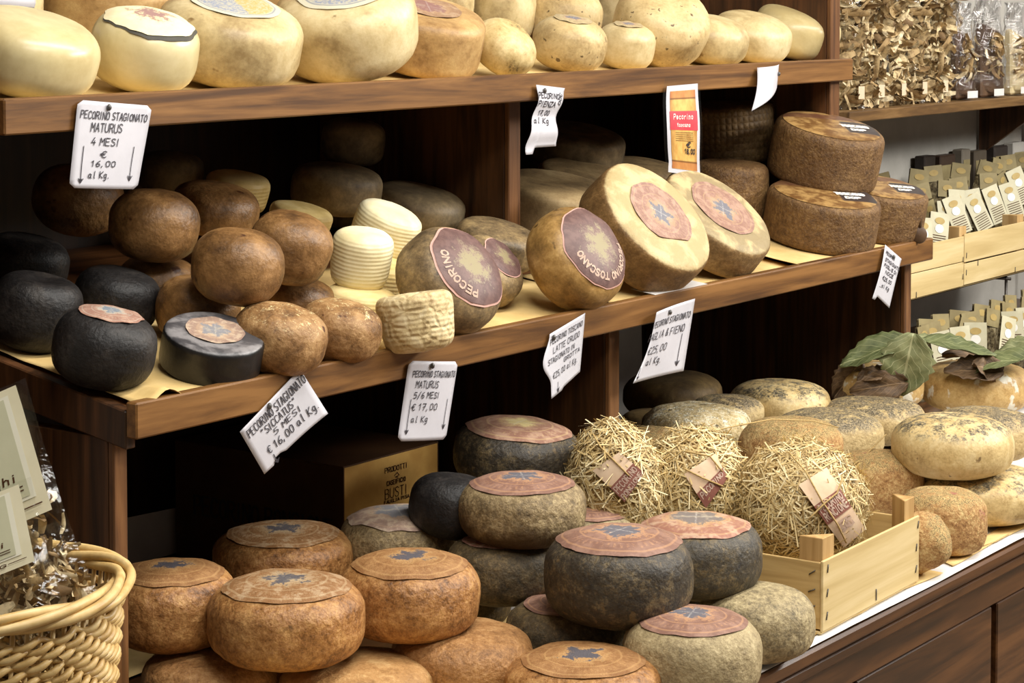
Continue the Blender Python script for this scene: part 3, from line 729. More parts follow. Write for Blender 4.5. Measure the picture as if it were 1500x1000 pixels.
cheese('G1', (575, 330, 740, 495), 'M', 0, 'grey', 'grey brown round cheese on edge with a creased maroon ring-lettered label', G, n=(D(52), .57), p=2.7, amp=.02, lab='maroon', lr=.78, lkw=dict(wav=.03), ringtext=('PECORINO', D(285), 1.75, .15, LETTER_CREAM), DT=(166, 108), rim=(LABEL_RIM, 1.045))
cheese('G2', (660, 345, 768, 450), 'M', 0, 'grey', 'grey brown cheese with dark label half hidden behind the maroon-labelled one', G, n=(D(48), .45), p=2.7, amp=.02, lab='maroon', lr=.6, DT=(112, 74), rim=(LABEL_RIM, 1.05))
cheese('G3', (664, 316, 790, 400), 'M', .02, 'grey', 'flat grey brown wheel leaning before the divider panel', G, n=(D(14), .28), p=4.5, amp=.02)
cheese('G4', (543, 264, 682, 342), 'M', .055, 'dark_grey', 'dark grey wheel in shadow behind the white ridged cheeses', G, n=(D(12), .24), p=3.2)
cheese('G5', (425, 236, 560, 318), 'M', .075, 'dark_grey', 'very dark wheel deep in the back of the left bay', G, n=(D(6), .18), p=3.4)
cheese('G7', (478, 288, 550, 340), 'M', 0, 'dark_grey', 'dark wheel between the cream and the tilted white cheese', G, n=(D(6), .18), p=3.2)
cheese('G6', (470, 172, 565, 243), 'M', .15, 'dark_grey', 'topmost wheel barely visible in the dark back of left bay', G, n=(D(6), .15), p=3.4)
# ---- middle shelf, right bay
G = 'golden and brown wheels in the right bay of the middle shelf'
cheese('R1', (768, 303, 918, 457), 'M', 0, 'golden', 'golden round cheese on edge with a glossy maroon label', G, n=(D(58), .57), p=2.8, amp=.015, lab='maroon', lr=.80, lkw=dict(wav=.03), ringtext=('PECORINO TOSCANO', D(30), 3.0, .14, LETTER_CREAM), DT=(156, 100), rim=(LABEL_RIM, 1.03))
cheese('R2', (845, 241, 1043, 430), 'M', 0, 'faced', 'big brown wheel propped up, cream face with a torn rose label', G, n=(D(46), .50), p=7, amp=.01, lab='pink_pale', lr=.56, lkw=dict(wav=.03, notch=(D(-62), D(40), .84)), DT=(202, 76))
cheese('R3', (950, 243, 1132, 412), 'M', 0, 'faced_grey', 'brown wheel propped up beside it, greyish face with crossed blue emblem label', G, n=(D(38), .42), p=7, amp=.014, lab='pink_pale', lr=.60, spin=.2, DT=(182, 62))
cheese('R4', (722, 246, 906, 372), 'M', 0, 'flatwood', 'flat greyish wheel just right of the divider behind the golden cheese', G, n=(D(11), .25), p=7, amp=.01)
cheese('R5', (782, 230, 925, 320), 'M', .02, 'flatwood', 'flat greyish wheel in second row behind the big propped wheel', G, n=(D(12), .26), p=6, amp=.01)
cheese('R6', (770, 175, 917, 254), 'M', .09, 'dark_grey', 'dark wheel with sunken top resting high in the right bay back', G, n=(D(9), .24), p=5, amp=.015, dimple=.15)
cheese('R7', (882, 228, 1000, 300), 'M', .03, 'flatwood', 'flat wheel with brown patch behind the hanging parchment card', G, n=(D(9), .2), p=5, amp=.01)
G = 'brown basket-marked wheels at the right end of the middle shelf'
cheese('K2', (1005, 232, 1126, 330), 'M', 0, 'weave_fine', 'brown wheel under the woven-sided one at the back right', G, n=(D(2), .14), p=7, amp=.012)
cheese('K1', (993, 143, 1138, 243), 'M', .092, 'weave', 'tall dark wheel with a clear basket-weave side below the curled card', G, n=(D(-3), .12), p=8, amp=.01)
cheese('K3b', (1092, 138, 1200, 205), 'M', .17, 'weave_fine', 'dark wheel behind the biggest labelled wheel, near the end post', G, n=(D(12), .25), p=6)
cheese('K5', (1212, 255, 1358, 358), 'M', 0, 'weave_fine', 'rightmost brown wheel on the shelf with dark label and hanging seal', G, n=(D(11), .24), p=9, amp=.006, lab='brand', lr=.9, lkw=dict(wav=0.0), spin=.25)
cheese('K4', (1118, 262, 1289, 373), 'M', 0, 'weave_fine', 'brown wheel with yellow and dark label under the biggest labelled wheel', G, n=(D(10), .25), p=9, amp=.006, lab='brand', lr=.9, lkw=dict(wav=0.0), spin=.25)
cheese('K3', (1125, 163, 1294, 286), 'M', .112, 'weave_fine', 'biggest brown wheel with printed label, top of the right stack', G, n=(D(12), .24), p=8, amp=.008, lab='brand', lr=.88, lkw=dict(wav=0.0), spin=.3)

# ---- counter, orange brown pile on the left
G = 'orange brown wheels piled on the counter'
OR = dict(p=3.0, amp=.03)
cheese('C7', (212, 938, 412, 1052), 'C', 0, 'orange_plain', 'plain orange brown wheel at bottom left of the counter pile', G, **OR)
cheese('C6', (412, 948, 632, 1062), 'C', 0, 'tan_basket', 'tan basket-marked wheel at the bottom of the pile, middle', G, **OR)
cheese('C5', (576, 905, 780, 1030), 'C', 0, 'orange_plain', 'plain orange brown wheel at the bottom of the pile beside the blue-star one', G, **OR)
cheese('C8', (742, 943, 966, 1062), 'C', 0, 'orange', 'orange wheel with a dark blue star label at the very bottom edge', G, lab='orange', lr=.78, **OR)
cheese('C0', (330, 880, 520, 990), 'C', 0, 'orange_plain', 'orange brown wheel hidden under the back of the pile', G, **OR)
cheese('C3', (314, 763, 516, 868), 'C', .088, 'orange', 'dark orange wheel at back of pile beside the cardboard box', G, lab='orange_faded', lr=.80, **OR)
cheese('C2', (158, 820, 345, 953), 'C', .088, 'orange', 'orange brown wheel tucked against the left post by the wicker basket', G, lab='orange', lr=.80, **OR)
cheese('C4', (499, 805, 701, 939), 'C', .092, 'orange', 'orange brown wheel with a scored rim, right of the front one', G, lab='orange', lr=.82, **OR)
cheese('C1', (307, 836, 533, 979), 'C', .088, 'orange', 'cracked orange brown wheel with faded label at the front of the pile', G, lab='orange_faded', lr=.80, **OR)
# ---- counter, dark pile in the middle
G = 'dark pecorino wheels piled on the counter'
DK = dict(p=2.9, amp=.02)
cheese('D9', (914, 889, 1113, 1030), 'C', 0, 'stone_pale', 'pale grey beige wheel with a pink blue-star label at front', G, lab='pink', lr=.78, **DK)
cheese('D10', (1025, 853, 1191, 968), 'C', 0, 'stone_grey', 'unlabelled mouldy beige wheel beside the wooden crate', G, **DK)
cheese('D8', (742, 870, 922, 985), 'C', 0, 'stone_dark', 'dark wheel squashed under the big dark bulging one', G, lab='pink', lr=.7, **DK)
cheese('D12', (600, 820, 760, 930), 'C', 0, 'stone_dark', 'dark wheel at the bottom, in shadow behind the orange pile', G, **DK, RT=(.85, .9))
cheese('D7', (655, 778, 815, 886), 'C', .075, 'stone_dark', 'dark greenish wheel under the stone grey labelled one', G, lab='pink_faded', lr=.7, **DK)
cheese('D13', (930, 800, 1090, 910), 'C', 0, 'stone_dark', 'dark wheel hidden under the wheel by the crate', G, **DK)
cheese('D5', (498, 740, 668, 850), 'C', .085, 'stone', 'spotted wheel with a wrinkled faded label next to the cardboard box', G, lab='grey_old', lr=.84, lkw=dict(wav=.08), **DK)
cheese('D6', (600, 692, 728, 790), 'C', .16, 'black', 'black wheel half hidden behind the stone grey labelled one', G, n=(D(8), .2), **DK)
cheese('D11', (800, 736, 932, 822), 'C', .09, 'stone_pale', 'small wheel with pink label peeping out behind the big dark one', G, lab='pink', lr=.84, **DK)
cheese('D3', (673, 690, 857, 802), 'C', .17, 'stone', 'stone grey brown wheel with neat pink label, upper middle of the pile', G, lab='pink', lr=.82, **DK)
cheese('D4', (664, 609, 851, 722), 'C', .18, 'charcoal', 'topmost dark wheel, pink label with a yellow mouldy patch', G, n=(D(5), .24), lab='yellowed', lr=.82, **DK)
cheese('D2', (925, 750, 1114, 877), 'C', .09, 'charcoal_blue', 'dark wheel with rosy label against the end of the crate', G, lab='pink_faded', lr=.82, **DK)
cheese('D1', (799, 768, 1014, 918), 'C', .092, 'charcoal', 'big dark bulging wheel with pink wavy label, front of the pile', G, lab='pink', lr=.82, lkw=dict(wav=.05), **DK)
# ---- counter, pale mouldy cheeses on the right
G = 'pale mouldy cheeses on the right of the counter'
PM = dict(p=2.8, amp=.03)
cheese('E1', (914, 541, 1058, 618), 'C', .06, 'dark_round', 'dark brown round cheese in shadow behind the hay and straw price card', G, **PM)
cheese('E2', (1068, 554, 1216, 632), 'C', .09, 'pale_mould', 'pale smooth cheese with a small dark hole in its top, at back', G, **PM)
cheese('E3b', (1000, 573, 1128, 640), 'C', .10, 'grey_mould', 'grey-topped cheese between the white mouldy and the pale holed one', G, **PM, RT=(.85, .9))
cheese('E14', (905, 598, 1000, 668), 'C', .03, 'dark_round', 'dark cheese low beside the divider post', G, **PM)
cheese('E7', (1203, 578, 1354, 652), 'C', .07, 'grey_mould', 'pale cheese with grey furry top in front of the leaf-wrapped one', G, **PM)
cheese('E3', (940, 588, 1100, 672), 'C', .08, 'white_mould', 'crumpled white mouldy cheese in the middle row', G, p=2.8, amp=.05)
cheese('E10', (1366, 595, 1515, 676), 'C', .06, 'grey_mould', 'grey-topped cheese behind the round pale one at the right edge', G, **PM)
cheese('E6', (1137, 596, 1292, 682), 'C', .06, 'grey_mould', 'greyish furry cheese left of the one below the leaves', G, **PM)
cheese('E4', (892, 624, 1028, 708), 'C', .06, 'crust', 'straw-strewn crusty cheese behind the first straw bundle', G, **PM)
cheese('E5', (1083, 609, 1233, 706), 'C', .07, 'crust', 'reddish crusty cheese behind the largest straw bundle', G, p=2.9, amp=.035)
cheese('E9', (1225, 658, 1352, 752), 'C', .02, 'crust', 'hay-strewn crusty cheese between crate and round pale cheese', G, **PM)
cheese('E11', (1338, 676, 1535, 768), 'C', 0, 'pale_mould', 'wide pale cheese under the round one at the right edge', G, **PM)
cheese('E12', (1318, 713, 1443, 812), 'C', 0, 'crust', 'brick red crusty cheese on the white paper at the right', G, p=3.6, amp=.03)
cheese('E13', (1308, 748, 1381, 842), 'C', 0, 'crust', 'small crusty cheese on edge pressed against the crate side', G, n=(D(70), .3), p=2.8, amp=.04)
cheese('E8', (1309, 604, 1481, 701), 'C', .10, 'pale_mould', 'round pale cheese with dark mould on top, on the wide one', G, p=2.8, amp=.02)
LEAF1 = cheese('L1', (1352, 526, 1508, 605), 'C', .10, 'leafy', 'golden cheese with white mould under green and brown leaves', G, p=3.2, amp=.03, dimple=.12)
LEAF2 = cheese('L2', (1224, 528, 1352, 600), 'C', .12, 'leafy', 'cheese wrapped in dry brown and green leaves', G, p=3.0, amp=.03)

# ------------------------------------------------------------------ papers
def sheet(name, quad, nx, ny, fz, mat, label, group=None, wav=.002, seed=1.0, cat='paper', edge=.004, thick=.0006):
    """paper sheet on a surface; quad = (a0,b0,a1,b1) in plan"""
    a0, b0, a1, b1 = quad; vs, fs = [], []
    for j in range(ny + 1):
        for i in range(nx + 1):
            u, v = i / nx, j / ny
            rag = edge * noise.noise(V((u * 9 + seed, v * 9, seed * 3)))
            a = a0 + (a1 - a0) * u + (rag if i in (0, nx) else 0); b = b0 + (b1 - b0) * v + (rag if j in (0, ny) else 0)
            z = fz(a, b) + wav * (1 + noise.noise(V((a * 14 + seed, b * 14, seed))))
            vs.append(V((a, b, z)))
    for j in range(ny):
        for i in range(nx):
            k = j * (nx + 1) + i; fs.append((k, k + 1, k + nx + 2, k + nx + 1))
    o = mk(name, vs, fs, mat, origin=V((a0, b0, fz(a0, b0))))
    md = o.modifiers.new('thickness', 'SOLIDIFY'); md.thickness = thick; md.offset = 1
    return tag(o, label, cat, group)
def fz_left(a, b):
    z = zm(b) + .001
    # the corner lifts and drapes over the lip at the left end
    k = max(0, 1 - abs(a - 2.235) / .05) * max(0, 1 - max(0, b - 2.21) / .10)
    return z + .020 * k * k * (3 - 2 * k)
G = 'kraft paper sheets lining the shelves'
sheet('kraft_paper', (A0 + .024, BM + .004, 2.56, 2.62), 40, 30, lambda a, b: fz_left(a, b) + .005, KRAFT, 'kraft paper curling over the left corner of the middle shelf', G)
sheet('kraft_paper', (2.60, BM + .012, 3.44, 2.66), 50, 24, lambda a, b: zm(b) + .001 + .004 * (b < BM + .03), KRAFT, 'kraft paper under the maroon-labelled grey cheese', G, seed=2.2)
sheet('kraft_paper', (3.46, BM + .014, 4.18, 2.46), 40, 20, lambda a, b: zm(b) + .001 + .004 * (b < BM + .03), KRAFT, 'kraft paper under the propped wheels of the right bay', G, seed=3.1)
sheet('kraft_paper', (4.14, BM + .008, 4.70, 2.56), 36, 24, lambda a, b: zm(b) + .003 + .012 * max(0, 1 - (a - 4.14) / .05), KRAFT, 'kraft paper with a lifted edge under the printed-label wheels', G, seed=4.4)
sheet('kraft_paper', (2.14, BU + .008, 4.60, 2.70), 80, 20, lambda a, b: zu(b) + .001 + .004 * (b < BU + .03), KRAFT, 'kraft paper lining the top shelf', G, seed=5.3, wav=.0012)
G = 'papers covering the counter'
def drape(a, b):
    return HC + .0008
sheet('white_paper', (2.3, BC + .002, 6.0, 2.22), 120, 20, drape, WHITE_PAPER, 'white paper sheet spread along the front edge of the counter', G, seed=6.1, wav=.0006, edge=.006)
sheet('kraft_paper', (2.2, BC + .022, 3.74, 2.20), 60, 20, lambda a, b: HC + .0036, KRAFT, 'kraft paper under the crate and the dark wheels', G, seed=7.7, wav=.001, edge=.02)
sheet('kraft_paper', (3.80, BC + .030, 5.6, BC + .075), 60, 3, lambda a, b: HC + .0030, KRAFT, 'narrow kraft paper strip along the counter edge at right', G, seed=8.2, wav=.0015, edge=.02)
sheet('grey_paper', (2.24, 2.50, 2.62, 2.96), 20, 16, lambda a, b: HC + .002, GREY_PAPER, 'greyish paper lying at back left under the shelf', G, seed=9.2, wav=.001)
sheet('kraft_paper', (2.33, 2.46, 2.80, 2.93), 20, 16, lambda a, b: HC + .006, KRAFT, 'brown paper lying before the cardboard box', G, seed=9.9, wav=.001)

def upright_sheet(name, pts, mat, label):
    o = mk(name, pts, [(0, 1, 2, 3)], mat, origin=pts[0], smooth=False)
    md = o.modifiers.new('thickness', 'SOLIDIFY'); md.thickness = .0012
    return tag(o, label, 'paper', 'papers covering the counter')
q0 = at_b(208, 790, 2.86); q1 = at_b(322, 772, 2.86)
upright_sheet('grey_paper', [V((q0.x, 2.955, HC + .004)), V((q1.x + .05, 2.955, HC + .004)), V((q1.x + .05, 2.962, at_b(322, 730, 2.955).z)), V((q0.x, 2.962, at_b(208, 752, 2.955).z))], GREY_PAPER, 'folded grey paper standing at the back left under the shelf')
q0 = at_b(905, 470, 2.95); q1 = at_b(945, 470, 2.95)
upright_sheet('grey_paper', [V((q0.x, 2.955, HC + .003)), V((q1.x, 2.955, HC + .003)), V((q1.x, 2.962, q0.z + .02)), V((q0.x, 2.962, q0.z + .03))], GREY_PAPER, 'grey sheet standing behind the divider post at the back')

# ------------------------------------------------------------------ price cards
class Card:
    def __init__(s, quad, b, left=None, right=None, bottom=None, top=None, bow=None, rc=0, rise=(0, 0, 0, 0)):
        s.q = [at_b(px, py, b - r) for (px, py), r in zip(quad, rise)]      # TL TR BR BL
        s.left, s.right, s.bottom, s.top = left, right, bottom, top
        s.bow = bow or (lambda u, v: .004 * math.sin(PI * u) + .003 * math.sin(2 * PI * v)); s.rc = rc
    def map(s, u, v, off=0.0):
        TL, TR, BR, BL = s.q
        p = (BL * (1 - u) + BR * u) * (1 - v) + (TL * (1 - u) + TR * u) * v
        return p + V((0, -abs(s.bow(u, v)) - off, 0))
    def grid(s, nu=14, nv=20, off=0.0, rect=(0, 0, 1, 1), outline=True):
        vs, fs = [], []
        u0, v0, u1, v1 = rect
        for j in range(nv + 1):
            v = j / nv
            lo, hi = 0.0, 1.0
            if outline:
                if s.left: lo = s.left(v)
                if s.right: hi = s.right(v)
                if s.rc:
                    e = min(v, 1 - v)
                    if e < s.rc:
                        k = s.rc - math.sqrt(max(0, s.rc ** 2 - (s.rc - e) ** 2)); lo += k; hi -= k
            for i in range(nu + 1):
                u = lo + (hi - lo) * i / nu
                vb = s.bottom(u) if (outline and s.bottom) else 0
                vt = s.top(u) if (outline and s.top) else 1
                vv = vb + (vt - vb) * v
                vs.append(s.map(u0 + (u1 - u0) * u, v0 + (v1 - v0) * vv, off))
        for j in range(nv):
            for i in range(nu):
                k = j * (nu + 1) + i; fs.append((k, k + 1, k + nu + 2, k + nu + 1))
        return vs, fs
def price_card(quad, b, label, lines, pin=None, arrows=(), ink=INK, wid=.022, **kw):
    c = Card(quad, b, **kw)
    org = (c.q[0] + c.q[1]) / 2
    vs, fs = c.grid()
    o = mk('price_card', vs, fs, CARD, origin=org)
    o.modifiers.new('thickness', 'SOLIDIFY').thickness = .0004
    tag(o, label, 'price card', 'handwritten price cards pinned to the shelf edges')
    st = []
    for ln in lines:
        txt, x, y, h, w_ = ln[:5]
        st += text_strokes(txt, x, y, h, w=w_, rot=ln[5] if len(ln) > 5 else 0)
    for a in arrows: st += arrow_strokes(*a)
    if st:
        v2, f2 = ribbon(st, wid * .48, lambda x, y: c.map(x, y, .0011))
        tag(mk('handwriting', v2, f2, ink, o, smooth=False, origin=org), kind='stuff')
    if pin:
        pc = c.map(pin[0], pin[1], .001)
        vs, fs = [], []
        for i, (r, d) in enumerate(((.0035, 0), (.0042, .002), (.003, .0042), (.0002, .005))):
            for k in range(10): vs.append(pc + V((r * math.cos(k * PI / 5), -d, r * 1.25 * math.sin(k * PI / 5))))
        for i in range(3):
            for k in range(10): l = (k + 1) % 10; fs.append((i * 10 + k, i * 10 + l, i * 10 + 10 + l, i * 10 + 10 + k))
        mk('push_pin', vs, fs, PIN_M, o, origin=org)
    return o, c
CB_U, CB_M = BU - .003, BM - .003
price_card([(112, 146), (221, 155), (199, 277), (99, 275)], CB_U, 'white price card for 4 months matured cheese, rounded corners, top shelf left',
           [('PECORINO STAGIONATO', .05, .80, .085, .90), ('MATURUS', .20, .655, .10, .42), ('4 MESI', .22, .50, .085, .38), ('€', .36, .355, .075, .08), ('16,00', .25, .255, .065, .33), ('al Kg.', .22, .12, .075, .30)],
           (.40, .94), [(.13, .48, .06, .03), (.83, .50, .10, .035)], rc=.07, bow=lambda u, v: .003 + .006 * math.sin(PI * u) * (1 - v))
price_card([(350, 632), (438, 540), (473, 606), (386, 694)], CB_M, 'white price card for the dry aged cheese, hung askew with torn corner',
           [('PECORINO STAGIONATO', .06, .76, .15, .92), ('"SICCATUS"', .20, .585, .13, .55), ('5 MESI', .33, .44, .10, .42), ('€ 16,00 al Kg.', .16, .24, .14, .80)],
           (.44, .95), [(.20, .18, .0, .035)], wid=.026, bottom=lambda u: (.0 if u < .16 else (.10 if u < .3 else .02 + .04 * math.sin(u * 3))), bow=lambda u, v: .002 + .010 * (1 - v) * u)
price_card([(597, 528), (669, 529), (651, 643), (580, 646)], CB_M, 'white price card for 5/6 months matured cheese, rounded corners',
           [('PECORINO STAGIONATO', .10, .80, .075, .86), ('MATURUS', .18, .665, .085, .44), ('5/6 MESI', .17, .535, .075, .50), ('€ 17,00', .16, .385, .08, .50), ('al Kg', .18, .235, .075, .32)],
           (.42, .945), [(.13, .52, .09, .03), (.88, .52, .14, .035)], rc=.07, bow=lambda u, v: .003 + .004 * math.sin(PI * u))
price_card([(804, 489), (856, 458), (848, 547), (797, 580)], CB_M, 'curled white price card for raw milk cheese with two folded corners',
           [('PECORINO TOSCANO', .0, .82, .085, .93), ('LATTE CRUDO', .08, .665, .09, .78), ('STAGIONATO IN', -.08, .52, .08, .80), ('GROTTA', .40, .415, .065, .5), ('€25,00 al Kg.', .06, .26, .09, .80)],
           (.08, .92), [(.22, .16, .0, .04)], wid=.024, left=lambda v: -.22 * math.sin(PI * min(1, (1 - v) * 1.25)) ** 2, bottom=lambda u: -.03 if u < .36 else .05 * (u - .36), bow=lambda u, v: .002 + .014 * (1 - u) * (1 - v))
price_card([(949, 456), (1017, 437), (1000, 543), (914, 560)], CB_M, 'white price card for cheese aged in straw and hay, left edge curled',
           [('PECORINO STAGIONATO', .06, .755, .085, .88), ('PAGLIA & FIENO', .02, .575, .10, .84), ('€25,00', .12, .37, .10, .42), ('al Kg.', .16, .21, .09, .34)],
           (.40, .92), [(.84, .54, .10, .04), (.06, .2, .05, .02)], wid=.022, left=lambda v: .10 * math.sin(PI * v), bow=lambda u, v: .002 + .018 * (1 - u) ** 2)
price_card([(783, 124), (825, 129), (812, 214), (768, 217)], CB_U, 'small wavy white price card beside the divider on the top shelf edge',
           [('PECORINO', .06, .80, .085, .70), ('PIENZA', .08, .665, .085, .58), ('17,00', .20, .525, .075, .36), ('al Kg', .08, .395, .085, .5), ('DOC', .80, .70, .07, .2, 1.2)],
           (.26, .92), (), wid=.034, left=lambda v: -.10 * math.sin(PI * v) * (1 - v) + .08 * math.sin(PI * v) * v * 2, right=lambda v: 1 - .16 * math.sin(PI * v), bottom=lambda u: -.10 if u < .25 else 0.0, bow=lambda u, v: .004 + .007 * math.sin(2 * PI * v) ** 2)
price_card([(1295, 358), (1319, 379), (1301, 451), (1276, 437)], CB_M, 'small narrow white price card near the right end of the middle shelf',
           [('PECORINO', .10, .86, .05, .5), ('STAGIONATO', .12, .735, .06, .82), ('FOGLIE DI', .12, .63, .055, .72), ('NOCE', .25, .525, .06, .45), ('€25,00', .18, .40, .065, .5), ('al Kg', .24, .27, .065, .42)],
           (.50, .90), (), wid=.03, right=lambda v: 1 - .10 * math.sin(PI * v), bottom=lambda u: .10 * (1 - u) if u > .2 else .0, bow=lambda u, v: .003 + .004 * math.sin(PI * v))
price_card([(1108, 99), (1140, 94), (1137, 128), (1082, 162)], CB_U, 'blank white card curled up on itself near the right end of the top shelf', (),
           (.92, .62), (), left=lambda v: .06 * math.sin(PI * v), bow=lambda u, v: .002 + .030 * (1 - v) * (1 - u) + .014 * math.sin(PI * u))
price_card([(-14, -26), (52, -22), (50, 12), (-14, 9)], 2.655, 'plain white card stuck behind the far left waxed cheese', (), None)
# slip of paper lying under the big propped wheel
a = at_plane(938, 440, PLANES['M'][0], NM); b_ = at_plane(1010, 428, PLANES['M'][0], NM)
sv = [V((a.x, BM + .003, HM + .006)), V((b_.x + .03, BM + .003, HM + .006)), V((b_.x + .05, BM + .07, zm(BM + .07) + .012)), V((a.x + .02, BM + .07, zm(BM + .07) + .012))]
so = mk('paper_slip', sv, [(0, 1, 2, 3)], WHITE_PAPER, origin=sv[0], smooth=False); so.modifiers.new('thickness', 'SOLIDIFY').thickness = .0005
tag(so, 'small white paper slip lying under the big propped wheel', 'paper')

# laminated parchment card
def parch():
    s = NT('parchment_print'); v, raw = s.coord('UV', rnd=False); xyz = s.sep(raw)
    n = s.noise(v, 6, 5, .6); f = s.noise(v, 30, 4, .6)
    col = s.ramp(n, [(.35, (196, 148, 78)), (.6, (222, 180, 104))])
    ex = s.math('MINIMUM', xyz[0], s.math('SUBTRACT', 1.0, xyz[0]))
    col = s.mix(s.math('MULTIPLY', s.math('SUBTRACT', 1.0, s.step(ex, .0, .22)), .55), col, (132, 78, 40))
    for y0, y1 in ((.0, .10), (.90, 1.0)):
        k = s.math('MULTIPLY', s.step(xyz[1], y0 - .01, y0 + .01), s.math('SUBTRACT', 1.0, s.step(xyz[1], y1 - .01, y1 + .01)))
        col = s.mix(s.math('MULTIPLY', k, .6), col, (168, 92, 56))
    for y in (.10, .90):
        d = s.math('ABSOLUTE', s.math('SUBTRACT', xyz[1], y)); col = s.mix(s.math('MULTIPLY', s.math('SUBTRACT', 1.0, s.step(d, .0, .02)), .8), col, (84, 48, 26))
    return s.done(col, .35, None, .5)
PARCH = parch()
RED_BAND = plain('red_band_print', (214, 66, 76), (222, 78, 86), 20, .4, 0)
def clear_film(name, tint, alpha, rough=.08, bscale=14, bstr=.6):
    s = NT(name); v, _ = s.coord()
    tr = s.n.new('ShaderNodeBsdfTransparent'); tr.inputs[0].default_value = (*tint, 1)
    gl = s.n.new('ShaderNodeBsdfGlossy'); gl.inputs['Roughness'].default_value = rough; gl.inputs['Color'].default_value = (.95, .95, .95, 1)
    bp = s.bump(s.noise(v, bscale, 4, .6, .8), bstr, .02); s.link(bp, gl.inputs['Normal'])
    lw = s.n.new('ShaderNodeLayerWeight'); lw.inputs['Blend'].default_value = .08; s.link(bp, lw.inputs['Normal'])
    f = s.math('ADD', s.math('MULTIPLY', lw.outputs['Fresnel'], 1 - alpha), alpha, True)
    mx = s.n.new('ShaderNodeMixShader'); s.link(f, mx.inputs[0]); s.link(tr.outputs[0], mx.inputs[1]); s.link(gl.outputs[0], mx.inputs[2])
    s.link(mx.outputs[0], s.out.inputs['Surface'])
    return s.m
FILM = clear_film('clear_film', (.98, .98, .97), .03, .1, 12, .4)
SLEEVE = clear_film('laminate_film', (.93, .93, .93), .05, .2, 6, .1)
pc = Card([(973, 112), (1024, 106), (1028, 262), (972, 254)], CB_U, left=lambda v: -.16 * math.sin(PI * min(1, (1 - v) * 1.15)), right=lambda v: 1 - .10 * math.sin(PI * (1 - v)), bow=lambda u, v: .003 + .010 * math.sin(PI * v) ** 2)
org = (pc.q[0] + pc.q[1]) / 2
po = mk('hanging_card', *pc.grid(), SLEEVE, origin=org)
tag(po, 'laminated parchment-patterned price card with a red band hanging from the top shelf', 'price card')
def strip(rect, off, mat, name, n=(8, 16)):
    u0, v0, u1, v1 = rect; vs, fs, uv = [], [], []
    for j in range(n[1] + 1):
        v = v0 + (v1 - v0) * j / n[1]; lo, hi = pc.left(v), pc.right(v)
        for i in range(n[0] + 1):
            u = u0 + (u1 - u0) * i / n[0]
            vs.append(pc.map(lo + (hi - lo) * u, v, off)); uv.append((i / n[0], j / n[1]))
    for j in range(n[1]):
        for i in range(n[0]): k = j * (n[0] + 1) + i; fs.append((k, k + 1, k + n[0] + 2, k + n[0] + 1))
    return mk(name, vs, fs, mat, po, origin=org, uvs=uv)
strip((.08, .02, .93, .90), .0008, CARD, 'white_border')
strip((.17, .065, .85, .845), .0014, PARCH, 'parchment_print')
strip((.155, .455, .865, .645), .002, RED_BAND, 'red_band')
def pmap(x, y):
    lo, hi = pc.left(y), pc.right(y); return pc.map(lo + (hi - lo) * x, y, .0026)
v2, f2 = ribbon(text_strokes('Pecorino', .24, .565, .05, w=.50) + text_strokes('toscano', .32, .49, .035, w=.34), .009, pmap)
tag(mk('lettering', v2, f2, LETTER_WHITE, po, smooth=False, origin=org), kind='stuff')
v2, f2 = ribbon(text_strokes('€', .56, .285, .05, w=.1) + text_strokes('18,00', .52, .225, .045, w=.26), .012, pmap)
tag(mk('price_lettering', v2, f2, INK, po, smooth=False, origin=org), kind='stuff')
v2, f2 = ribbon([[(.28, y), (.74, y)] for y in (.43, .41, .39, .37, .35)], .004, pmap)
tag(mk('fine_print', v2, f2, INK_BROWN, po, smooth=False, origin=org), kind='stuff')

# ------------------------------------------------------------------ cardboard box
def cardboard():
    s = NT('cardboard_print'); v, raw = s.coord(); n = s.noise(v, 7, 5, .6); f = s.noise(v, 120, 3)
    col = s.ramp(n, [(.35, (190, 144, 70)), (.55, (214, 170, 92)), (.7, (200, 142, 84))])
    return s.done(col, .6, s.bump(f, .1, .001))
CARDB = cardboard()
CARDB_DARK = plain('cardboard_side', (72, 46, 24), (88, 58, 32), 10, .6, .1)
BX = EYE; f0 = at_b(505, 790, 2.52); f1 = at_b(641, 740, 2.52)
zb = HC + .004; bxz = at_b(503, 686, 2.52).z
bx = empty('cardboard_box', (f0.x, 2.52, zb), 'yellowish printed cardboard box standing at the back under the shelf', 'box')
bl = .42
box('front_panel', (f0.x, 2.52, zb), (f1.x, 2.523, bxz), CARDB, bx, .0004)
box('side_panel', (f0.x - .003, 2.52, zb), (f0.x - .0002, 2.52 + bl, bxz), CARDB_DARK, bx, .0004)
box('side_panel', (f1.x + .0002, 2.52, zb), (f1.x + .003, 2.52 + bl, bxz), CARDB_DARK, bx, .0004)
box('rear_panel', (f0.x, 2.52 + bl - .003, zb), (f1.x, 2.52 + bl, bxz), CARDB_DARK, bx, .0004)
box('lid', (f0.x - .003, 2.52, bxz + .0002), (f1.x + .003, 2.52 + bl, bxz + .003), CARDB_DARK, bx, .0004)
fw = f1.x - f0.x; fh = bxz - zb
def bmap(x, y): return V((f0.x + fw * x, 2.5192, zb + fh * y))
st = text_strokes('PRODOTTI', .42, .865, .042, w=.24, slant=0, jit=.1) + text_strokes('CASEIFICIO', .44, .755, .036, w=.20, slant=0, jit=.1) + text_strokes('BUSTI', .42, .645, .08, w=.24, slant=0, jit=.05) + text_strokes('FAUGLIA PISA', .41, .605, .026, w=.27, slant=0, jit=.1) + [[(.52, .825), (.55, .845), (.57, .82), (.53, .81), (.56, .805)]]
v2, f2 = ribbon(st, .007, bmap); tag(mk('lettering', v2, f2, INK_BROWN, bx, smooth=False, origin=bx.location), kind='stuff')
def smap(x, y): return V((f0.x - .0036, 2.52 + bl * (1 - x), zb + fh * y))
